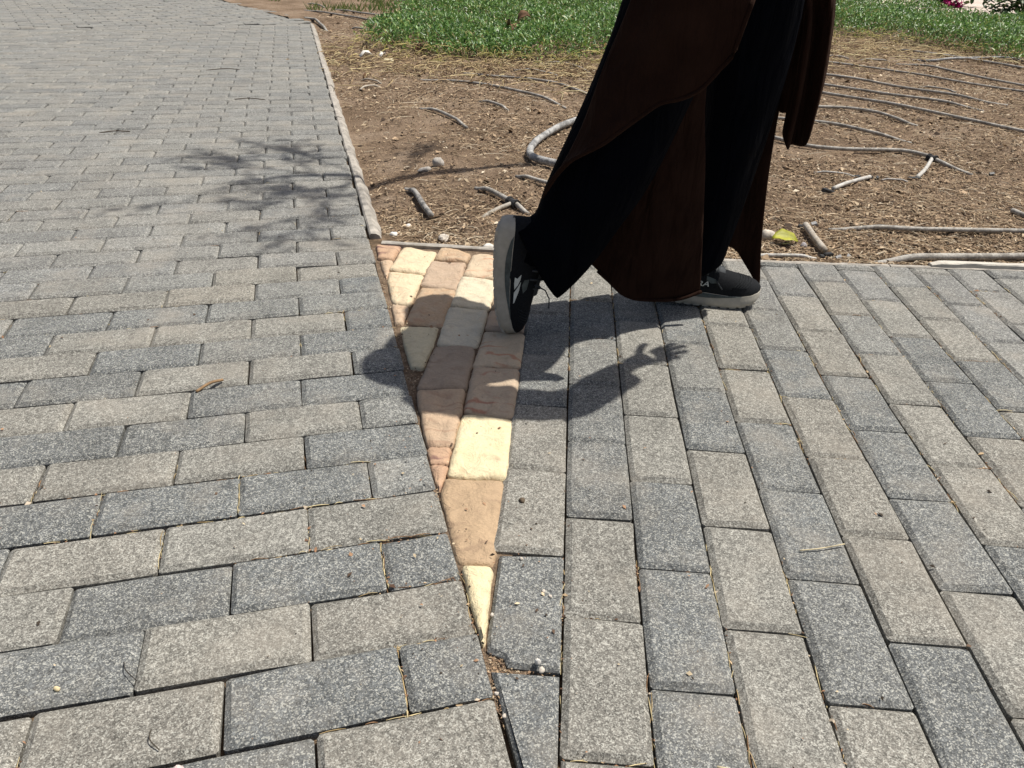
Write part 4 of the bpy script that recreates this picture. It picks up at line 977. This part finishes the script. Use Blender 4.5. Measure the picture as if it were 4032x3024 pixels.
E_ = [(0, 1), (1, 2), (2, 3), (3, 4), (4, 5), (5, 6), (6, 7), (7, 8), (0, 9), (9, 10), (10, 11), (11, 12), (12, 13), (13, 14), (0, 15), (15, 16), (16, 17), (17, 18), (18, 19), (19, 20),
      (3, 21), (21, 22), (22, 23), (23, 24), (24, 25), (25, 26), (3, 27), (27, 28), (28, 29), (29, 30), (30, 31), (31, 32), (7, 34), (34, 33)]
roots = [0]
def hand(wi, palm, fingers, thumb):
    """palm continues the arm; every finger is its own bent chain rooted in the palm"""
    i = len(S); S.append((palm[0], .026)); S.append((palm[1], .028)); E_.extend([(wi, i), (i, i+1)])
    for ch in fingers+[thumb]:
        b_ = len(S); roots.append(b_)
        for k, p in enumerate(ch):
            S.append((p, (.0105, .0095, .0088, .0072)[k] if k < 4 else .007))
            if k: E_.append((b_+k-1, b_+k))
hand(26, [(.775, 1.633, 1.114), (.798, 1.650, 1.112)],
     [[(.800, 1.665, 1.112), (.826, 1.690, 1.116), (.848, 1.706, 1.112), (.866, 1.718, 1.104)],
      [(.806, 1.656, 1.112), (.836, 1.678, 1.116), (.862, 1.693, 1.110), (.880, 1.702, 1.100)],
      [(.808, 1.645, 1.112), (.838, 1.660, 1.114), (.862, 1.670, 1.107), (.879, 1.677, 1.098)],
      [(.803, 1.634, 1.112), (.826, 1.640, 1.112), (.846, 1.645, 1.106), (.859, 1.649, 1.098)]],
     [(.776, 1.650, 1.114), (.778, 1.676, 1.116), (.786, 1.696, 1.114), (.797, 1.712, 1.110)])
hand(32, [(.290, 1.792, .825), (.296, 1.786, .800)],
     [[(.300+.010*q, 1.792-.010*q, .795), (.306+.010*q, 1.788-.010*q, .765), (.306+.010*q, 1.780-.010*q, .742), (.302+.010*q, 1.772-.010*q, .725)] for q in (-1.5, -.5, .5, 1.5)],
     [(.305, 1.785, .83), (.322, 1.772, .815), (.330, 1.762, .795), (.330, 1.755, .778)])
S = [(lean(p), r_) for p, r_ in S]
S = [((p[0]-.035, p[1]-.005, p[2]) if (p[0] > .64) else p, r_) for p, r_ in S]
me = bpy.data.meshes.new('person'); me.from_pydata([p for p, _ in S], E_, []); me.update()
person = obj('person', me, M_SKIN)
sm = person.modifiers.new('skin', 'SKIN'); sm.use_smooth_shade = True; sm.branch_smoothing = .4
if not me.skin_vertices: me.skin_vertices.new()
for i, (p, r_) in enumerate(S):
    sv = me.skin_vertices[0].data[i]; sv.radius = (r_, r_); sv.use_root = i in roots; sv.use_loose = False
person.modifiers.new('smooth', 'SUBSURF').levels = 2; person.modifiers['smooth'].render_levels = 2
tag(person, 'person in dark brown robe and navy trousers walking right, seen from the knees down', 'person')

def thick(o, t=.004, sub=1):
    m_ = o.modifiers.new('thickness', 'SOLIDIFY'); m_.thickness = t; m_.offset = 0
    if sub: s_ = o.modifiers.new('smooth', 'SUBSURF'); s_.levels = sub; s_.render_levels = sub
    return o
def resample(P, n):
    P = np.array(P, float); Q = catmull(P, 12); d = np.concatenate([[0], np.cumsum(np.linalg.norm(np.diff(Q, axis=0), axis=1))]); t = np.linspace(0, d[-1], n)
    return np.stack([np.interp(t, d, Q[:, k]) for k in range(3)], -1)
def coons(top, bottom, left, right, nu, nv, fold=None):
    T, B, L_, R_ = resample(top, nu), resample(bottom, nu), resample(left, nv), resample(right, nv)
    V = []
    for j in range(nv):
        v = j/(nv-1)
        for i in range(nu):
            u = i/(nu-1)
            p = (1-v)*T[i]+v*B[i]+(1-u)*L_[j]+u*R_[j]-((1-u)*(1-v)*T[0]+u*(1-v)*T[-1]+(1-u)*v*B[0]+u*v*B[-1])
            if fold is not None: p = p+fold(u, v)
            V.append(p)
    Fc = [(j*nu+i, j*nu+i+1, (j+1)*nu+i+1, (j+1)*nu+i) for j in range(nv-1) for i in range(nu-1)]
    return V, Fc
def trouser(pairs, yc, hd, seed):
    rings = []
    for k, (a, b) in enumerate(pairs):
        a, b = np.array(a), np.array(b); c = (a+b)/2; h = (b-a)/2; ring = []
        for q in np.linspace(0, 2*math.pi, 22, endpoint=False):
            f = 1+.05*math.sin(3*q+k*.9+seed)+.03*math.sin(5*q-k*1.3) if 0 < k < len(pairs)-1 else 1+.02*math.sin(3*q+seed)
            p = c+h*math.cos(q)*(1 if abs(math.cos(q)) > .97 else f); ring.append((p[0], yc[k]+hd[k]*f*math.sin(q), p[1]))
        rings.append(ring)
    V, Fc = loft(rings, cap=False); return V, Fc
NEAR = [((-.006, .252), (.093, .085)), ((.030, .262), (.126, .122)), ((.043, .282), (.172, .187)), ((.052, .325), (.210, .255)), ((.078, .385), (.254, .308)), ((.112, .46), (.288, .387)), ((.148, .56), (.322, .485)), ((.185, .68), (.36, .60)), ((.19, .80), (.40, .72)), ((.20, .93), (.42, .86))]
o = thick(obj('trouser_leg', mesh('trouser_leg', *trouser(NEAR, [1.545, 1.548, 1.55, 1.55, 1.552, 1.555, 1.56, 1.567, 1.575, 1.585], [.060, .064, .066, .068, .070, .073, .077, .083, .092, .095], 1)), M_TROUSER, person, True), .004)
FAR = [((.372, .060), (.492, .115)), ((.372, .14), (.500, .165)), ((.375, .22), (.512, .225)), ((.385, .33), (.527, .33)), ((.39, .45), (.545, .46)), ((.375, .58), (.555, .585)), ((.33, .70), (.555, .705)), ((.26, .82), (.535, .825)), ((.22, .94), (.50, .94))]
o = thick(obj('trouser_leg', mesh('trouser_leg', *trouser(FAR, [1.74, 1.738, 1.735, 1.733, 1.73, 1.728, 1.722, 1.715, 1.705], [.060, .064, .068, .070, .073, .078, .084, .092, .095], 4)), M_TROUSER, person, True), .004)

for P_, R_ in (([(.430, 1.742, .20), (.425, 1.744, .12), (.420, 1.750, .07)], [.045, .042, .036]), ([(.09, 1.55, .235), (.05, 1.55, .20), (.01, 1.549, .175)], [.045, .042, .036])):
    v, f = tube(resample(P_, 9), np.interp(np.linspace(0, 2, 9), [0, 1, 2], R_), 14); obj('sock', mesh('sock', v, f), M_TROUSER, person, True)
# near side of the robe, swept back over the trailing leg
left = [(.27, 1.56, 1.02), (.235, 1.53, .85), (.187, 1.52, .674), (.147, 1.52, .559), (.114, 1.515, .450), (.072, 1.51, .360), (.045, 1.505, .315)]
edge = [(.44, 1.53, 1.02), (.405, 1.485, .86), (.385, 1.455, .684), (.372, 1.450, .631), (.364, 1.450, .596), (.348, 1.452, .575), (.333, 1.455, .554), (.313, 1.455, .534), (.284, 1.457, .520), (.251, 1.458, .512), (.226, 1.459, .494), (.182, 1.46, .459), (.153, 1.462, .435), (.092, 1.472, .397), (.066, 1.49, .36), (.052, 1.498, .330)]
n = 30; A, B = resample(left, n), resample(edge, n); V = []
for j in range(n):
    for i in range(13):
        u = i/12; p = A[j]*(1-u)+B[j]*u
        V.append(p+np.array([0, -.045*math.sin(math.pi*u)*(1-.75*j/(n-1))+.011*math.sin(8*u+j*.16)*(1-u*.7)*(1-.6*j/(n-1)), 0]))
Fc = [(j*13+i, j*13+i+1, (j+1)*13+i+1, (j+1)*13+i) for j in range(n-1) for i in range(12)]
thick(obj('robe_panel', mesh('robe_panel', V, Fc), M_ROBE, person, True), .005)
# stitched hem along that edge
v, f = tube(resample([(p[0], p[1]-.004, p[2]+.001) for p in edge[2:]], 40), .004, 6); obj('hem', mesh('hem', v, f), M_ROBE, person, True)
# part of the robe hanging between the legs
V, Fc = coons([(.26, 1.63, .98), (.31, 1.60, .98), (.36, 1.60, .98)], [(.105, 1.66, .175), (.150, 1.648, .140), (.185, 1.635, .114), (.215, 1.622, .090), (.245, 1.615, .066), (.285, 1.610, .056), (.367, 1.612, .059), (.424, 1.625, .072)],
    [(.26, 1.63, .98), (.23, 1.64, .66), (.17, 1.65, .38), (.105, 1.66, .175)], [(.36, 1.60, .98), (.366, 1.622, .54), (.391, 1.622, .351), (.424, 1.625, .072)], 22, 26, lambda u, v: np.array([0, .010*math.sin(6.5*u+1.2*v)*v*(1-u), 0]))
thick(obj('robe_panel', mesh('robe_panel', V, Fc), M_ROBE, person, True), .005)
v, f = tube(resample([(.185, 1.632, .116), (.215, 1.619, .094), (.245, 1.612, .070), (.285, 1.607, .060), (.367, 1.608, .063), (.424, 1.621, .078)], 36), .0042, 6); obj('hem', mesh('hem', v, f), M_ROBE, person, True)
# far front edge of the robe, its corner reaching the toe
V, Fc = coons([(.36, 1.82, .98), (.46, 1.83, .98), (.56, 1.80, .98)], [(.38, 1.82, .13), (.488, 1.80, .130), (.514, 1.795, .128), (.537, 1.79, .115), (.558, 1.785, .088), (.581, 1.782, .058), (.598, 1.78, .034), (.610, 1.78, .028)],
    [(.36, 1.82, .98), (.38, 1.82, .5), (.38, 1.82, .13)], [(.56, 1.80, .98), (.574, 1.785, .60), (.571, 1.78, .444), (.574, 1.78, .348), (.577, 1.78, .289), (.586, 1.78, .187), (.596, 1.78, .106), (.610, 1.78, .028)], 22, 26, lambda u, v: np.array([0, .012*math.sin(9*u+v), 0])*min(1, 3*(1-u)))
thick(obj('robe_panel', mesh('robe_panel', V, Fc), M_ROBE, person, True), .005)
# bodice and sleeves
rings = []
for z, cx, rx, ry in ((.80, .335, .140, .178), (.95, .345, .120, .166), (1.06, .36, .115, .160), (1.18, .375, .112, .186), (1.29, .385, .11, .185), (1.36, .40, .10, .175), (1.405, .405, .07, .12), (1.43, .41, .06, .075)):
    rings.append([(cx+rx*(1+.03*math.sin(5*a+z*9))*math.cos(a), 1.65+ry*(1+.03*math.sin(4*a+z*7))*math.sin(a), z) for a in np.linspace(0, 2*math.pi, 24, endpoint=False)])
v, f = loft(rings, cap=False); thick(obj('robe_bodice', mesh('robe_bodice', [lean(q) for q in v], f), M_ROBE, person, True))
for P, R_ in (([(.40, 1.52, 1.35), (.43, 1.478, 1.33), (.505, 1.455, 1.23), (.575, 1.440, 1.125), (.64, 1.500, 1.11), (.70, 1.562, 1.11)], [.070, .066, .056, .052, .044, .040]),
              ([(.40, 1.78, 1.35), (.38, 1.825, 1.33), (.32, 1.842, 1.22), (.27, 1.85, 1.09), (.27, 1.83, .98), (.283, 1.806, .89)], [.075, .075, .065, .062, .056, .055])):
    Q = catmull(P, 5); v, f = tube(Q, np.interp(np.linspace(0, len(P)-1, len(Q)), range(len(P)), R_)*(1+.04*np.sin(np.arange(len(Q))*1.7)), 16)
    thick(obj('sleeve', mesh('sleeve', [lean(q) for q in v], f[:-2]), M_ROBE, person, True), .003)
# head scarf with a face opening, its long end hanging in front
rings = []; zs = [(1.30, .39, .135, .185), (1.36, .40, .12, .16), (1.42, .41, .10, .11), (1.47, .425, .092, .088), (1.52, .432, .105, .092), (1.57, .437, .112, .098), (1.62, .436, .108, .096), (1.66, .434, .085, .078), (1.69, .434, .045, .042), (1.70, .434, .01, .01)]
for z, cx, rx, ry in zs: rings.append([(cx+rx*math.cos(a), 1.658+ry*math.sin(a), z) for a in np.linspace(0, 2*math.pi, 24, endpoint=False)])
v, f = loft(rings, cap=False); f = [q for k, q in enumerate(f) if not (3 <= k//24 <= 6 and (k % 24 <= 3 or k % 24 >= 20))]
thick(obj('head_scarf', mesh('head_scarf', [lean(q) for q in v], f), M_ROBE, person, True))
for y_ in (1.630, 1.692):
    v, f = loft([[(.530+.012*math.sin(p_)*math.cos(a), y_+.012*math.sin(p_)*math.sin(a), 1.592+.012*math.cos(p_)) for a in np.linspace(0, 6.283, 10, endpoint=False)] for p_ in (.3, .9, 1.57, 2.2, 2.8)])
    obj('eye', mesh('eye', [lean(q) for q in v], f), M_WHITE, person, True)
v, f = loft([[(.522+r_*.4, 1.661+.022*math.cos(a)*r_*10, 1.532+.006*math.sin(a)*r_*10) for a in np.linspace(0, 6.283, 12, endpoint=False)] for r_ in (.1, .07)]); obj('mouth', mesh('mouth', [lean(q) for q in v], f), plain('lips', (.35, .14, .12), .5), person, True)
V, Fc = coons([(.46, 1.60, 1.36), (.475, 1.585, 1.37), (.49, 1.60, 1.35)], [(.541, 1.68, .458), (.556, 1.672, .462), (.556, 1.68, .452), (.561, 1.668, .394), (.582, 1.69, .392), (.601, 1.675, .395), (.606, 1.668, .412), (.618, 1.68, .433)],
    [(.46, 1.60, 1.36), (.425, 1.62, 1.05), (.46, 1.64, .85), (.520, 1.665, .673), (.535, 1.675, .55), (.541, 1.68, .458)], [(.49, 1.60, 1.35), (.50, 1.63, 1.05), (.555, 1.66, .85), (.608, 1.68, .676), (.616, 1.68, .618), (.622, 1.68, .539), (.620, 1.68, .48), (.618, 1.68, .433)], 33, 34,
    lambda u, v: np.array([.002*math.sin(14*u), .013*math.sin(19*u+1.0+.6*v)*min(1, 2*v), 0]))
def back(p, k=1.045):
    f_ = min(1, max(0, (1.0-p[2])/.3)); return (p[0]*(1+(k-1)*f_), p[1]*(1+(k-1)*f_), p[2]+((p[2]-HEIGHT)*(k-1))*f_)
thick(obj('scarf_end', mesh('scarf_end', [back(lean(q)) for q in V], Fc), M_ROBE, person, True), .003)

# ---- shoes, built heel at x = 0, toe at x = 0.265, sole down
SX = [0, .006, .02, .045, .08, .115, .15, .185, .215, .238, .254, .263, .266]
SW = [.012, .024, .032, .036, .036, .035, .038, .044, .047, .044, .034, .020, .008]
SBt = [.024, .014, .008, .004, .0015, 0, 0, .001, .005, .0105, .017, .024, .029]
STp = [.044, .046, .046, .043, .039, .035, .033, .032, .033, .036, .039, .041, .042]
SCy = [0, 0, 0, 0, -.001, -.002, -.002, -.001, .001, .003, .005, .006, .007]
UT = [.064, .094, .104, .104, .102, .096, .088, .079, .071, .065, .058, .051, .047]
UW = [.008, .020, .027, .031, .032, .032, .034, .039, .042, .039, .029, .016, .005]
def shoe_mesh():
    sole, band, upper = [], [], []
    for i, x_ in enumerate(SX):
        w_, zb, zt, cy, ut, uw = SW[i], SBt[i], STp[i], SCy[i], UT[i], UW[i]
        flare = 1.0; r_ = []
        m_ = zb+(zt-zb)*.62
        for y_, z_ in ((-.86, zb), (-.97, zb+.004), (-1.0, zb+(m_-zb)*.55), (-.955, m_), (-.90, zt), (-.7, zt+.001), (.7, zt+.001), (.90, zt), (.955, m_), (1.0, zb+(m_-zb)*.55), (.97, zb+.004), (.86, zb)):
            r_.append((x_, cy+y_*w_, z_))
        sole.append(r_)
        band.append([(x_, cy+s*w_*k, z_) for s, k, z_ in ((-1, .985, m_-.001), (-1, .940, zt+.0015), (1, .940, zt+.0015), (1, .985, m_-.001))])
        u_ = []
        for k in range(15):
            q = math.pi*k/14; s_ = math.cos(q); h_ = math.sin(q)
            sq = .62 if x_ < .12 else .8
            yy = -uw*np.sign(s_)*abs(s_)**.7; narrow = 1-(.34 if x_ < .13 else .12)*h_**1.5
            u_.append((x_, cy+yy*narrow, zt-.004+(ut-zt+.004)*h_**sq))
        upper.append(u_)
    vs, fs = loft(sole)
    # flex grooves under the sole
    vu, fu_ = loft(upper, closed=False); n_ = 15; fu_.append(tuple(range(n_))[::-1]); fu_.append(tuple(range((len(upper)-1)*n_, len(upper)*n_)))
    return (vs, fs), (vu, fu_)
(SV, SF), (UV, UF) = shoe_mesh()
bvh = BVHTree.FromPolygons([Vector(v) for v in UV], UF)
bvh_s = BVHTree.FromPolygons([Vector(v) for v in SV], SF)
def on_side(pts, side=-1, lift=.0012, tree_=None):
    out = []
    for x_, z_ in pts:
        h = (tree_ or bvh).ray_cast(Vector((x_, side*.2, z_)), Vector((0, -side, 0)))
        y_ = h[0].y if h[0] is not None else side*.03
        out.append((x_, y_+side*lift, z_))
    return out
def patch(outline, tree_=None, lift=.0012):
    """small print on the shoe's near side: the outline is filled with a fan and pressed on the surface"""
    c = np.mean(outline, 0); k = [tuple(c+(np.array(p)-c)*f) for f in (1, .5) for p in outline]+[tuple(c)]; n_ = len(outline)
    V = on_side(k, -1, lift, tree_); Fc = [(i, (i+1) % n_, n_+(i+1) % n_, n_+i) for i in range(n_)]+[(n_+i, n_+(i+1) % n_, 2*n_) for i in range(n_)]
    return V, Fc
def text_mesh(body, size):
    cu = bpy.data.curves.new('print', 'FONT'); cu.body = body; cu.size = size; cu.resolution_u = 3; cu.offset = size*.012; to = bpy.data.objects.new('print', cu); COL.objects.link(to)
    dg = bpy.context.evaluated_depsgraph_get(); m_ = bpy.data.meshes.new_from_object(to.evaluated_get(dg)); bpy.data.objects.remove(to); return m_
def xf(M, V): return [tuple(M @ Vector(p)) for p in V]
def make_shoe(M, front):
    sh = obj('shoe', mesh('shoe', xf(M, UV), UF), M_UPPER, person, True)
    s_ = obj('sole', mesh('sole', xf(M, SV), SF), M_SOLE, sh, True); e_ = s_.modifiers.new('edge', 'EDGE_SPLIT'); e_.split_angle = math.radians(38)
    for x_ in np.arange(.028, .250, .0215):
        w_ = float(np.interp(x_, SX, SW))*.86; zb = float(np.interp(x_, SX, SBt)); cy = float(np.interp(x_, SX, SCy)); sl = (float(np.interp(x_+.008, SX, SBt))-float(np.interp(x_-.008, SX, SBt)))/.016
        for s0, s1 in ((-1.08, -.12), (.12, 1.08)):
            V = []
            for dz, kk in ((.003, 1.0), (-.0014 if front else -.0028, .86)):
                for dx, ss in ((-.0085, s0), (.0085, s0), (.0085, s1), (-.0085, s1)): V.append((x_+dx*kk, cy+w_*ss, zb+dz+sl*dx))
            obj('tread_lug', mesh('tread_lug', xf(M, V), [(7, 6, 5, 4), (0, 1, 5, 4), (1, 2, 6, 5), (2, 3, 7, 6), (3, 0, 4, 7), (0, 1, 2, 3)]), M_SOLE, s_)
    # dark wedge-shaped band of foam below the upper
    top = [(x_, z_+.001) for x_, z_ in ((.03, .0445), (.07, .0395), (.11, .035), (.15, .0325), (.19, .032), (.215, .0335))]; bot = [(x_, z_) for x_, z_ in ((.215, .0325), (.19, .029), (.16, .0245), (.13, .0225), (.10, .0235), (.07, .028), (.04, .038))]
    T, B = on_side(top, -1, .0015, bvh_s), on_side(bot[::-1], -1, .0015, bvh_s)
    n_ = 24; Tr, Br = resample(T, n_), resample(B, n_); V = []
    for a_, b_ in zip(Tr, Br):
        for k in range(5):
            q = a_*(1-k/4)+b_*k/4; V.append(on_side([(q[0], q[2])], -1, .0012, bvh_s)[0])
    Fc = [(i*5+k, i*5+k+1, (i+1)*5+k+1, (i+1)*5+k) for i in range(n_-1) for k in range(4)]
    obj('midsole_band', mesh('midsole_band', xf(M, V), Fc), M_SOLE_DK, sh, True)
    # toe cap with ribs
    for q, xx in enumerate((.196, .203, .210, .217, .224)):
        pts = []
        for k in range(13):
            a_ = -1.35+2.7*k/12; zz = .040+.030*math.cos(a_)
            h = bvh.ray_cast(Vector((xx+.026*math.cos(a_)-.010, .3*math.sin(a_), .034+.3*math.cos(a_)*.6+.01)), Vector((0, -math.sin(a_), -math.cos(a_)*.6)).normalized())
            if h[0] is not None: pts.append(tuple(h[0]))
        if len(pts) > 3: v, f = tube(pts, .0016, 5); obj('toe_rib', mesh('toe_rib', xf(M, v), f), M_CAP, sh, True)
    # tongue, eyelet tab and laces
    v, f = loft([[(x_+.5*t_, y_, z_) for y_, z_ in ((-.016, z0), (-.010, z0+.007), (0, z0+.009), (.010, z0+.007), (.016, z0))] for x_, z0, t_ in ((.095, .100, 0), (.12, .094, 0), (.15, .085, 0), (.172, .080, 0))], closed=False)
    obj('tongue', mesh('tongue', xf(M, v), f), M_LACE, sh, True)
    for x_, z_ in ((.115, .097), (.135, .091), (.155, .085)):
        v, f = tube([(x_-.006, -.026, z_-.016), (x_, -.014, z_+.002), (x_+.004, 0, z_+.010), (x_, .014, z_+.002), (x_-.006, .026, z_-.016)], .0026, 6); obj('lace', mesh('lace', xf(M, v), f), M_LACE, sh, True)
    v, f = patch([(.128, .074), (.150, .068), (.158, .060), (.140, .058), (.128, .064)]); obj('eyelet_tab', mesh('eyelet_tab', xf(M, v), f), M_SOLE_DK, sh, True)
    v, f = tube([(.150, -.034, .066), (.158, -.041, .058), (.166, -.0455, .049)] if front else [(.140, -.028, .085), (.150, -.034, .108), (.168, -.036, .116), (.190, -.036, .1155)], .0016, 6); obj('lace_end', mesh('lace_end', xf(M, v), f), M_LACE, sh, True)
    if front:
        m_ = text_mesh('RA', .020); vs = [tuple(p.co) for p in m_.vertices]
        V = on_side([(.106+p[0]*1.15+p[1]*.3, .050+p[1]*.85) for p in vs], -1, .0010); Fc = [tuple(p.vertices) for p in m_.polygons]
        obj('shoe_print', mesh('shoe_print', xf(M, V), Fc), M_LOGO, sh)
    else:
        for out_ in ([(.121, .044), (.124, .049), (.115, .058), (.128, .055), (.139, .0495), (.148, .042), (.134, .042)], [(.131, .0565), (.151, .052), (.177, .0415), (.179, .039), (.155, .041), (.142, .050)]):
            v, f = patch(out_); obj('shoe_print', mesh('shoe_print', xf(M, v), f), M_LOGO, sh)
    return sh
Mf = Matrix.Translation((.330, 1.757, .0065)) @ Matrix.Rotation(math.radians(-5), 4, 'Z') @ Matrix.Rotation(math.radians(1.2), 4, 'Y')
o = make_shoe(Mf, True); o['label'] = 'black running shoe with pale sole, planted flat on the footpath'
Mr = Matrix.Translation((-.049, 1.548, .262)) @ Matrix.Rotation(math.radians(-4), 4, 'Z') @ Matrix.Rotation(math.radians(87), 4, 'Y')
o = make_shoe(Mr, False); o['label'] = 'black running shoe with pale sole, heel raised, standing on its toe'
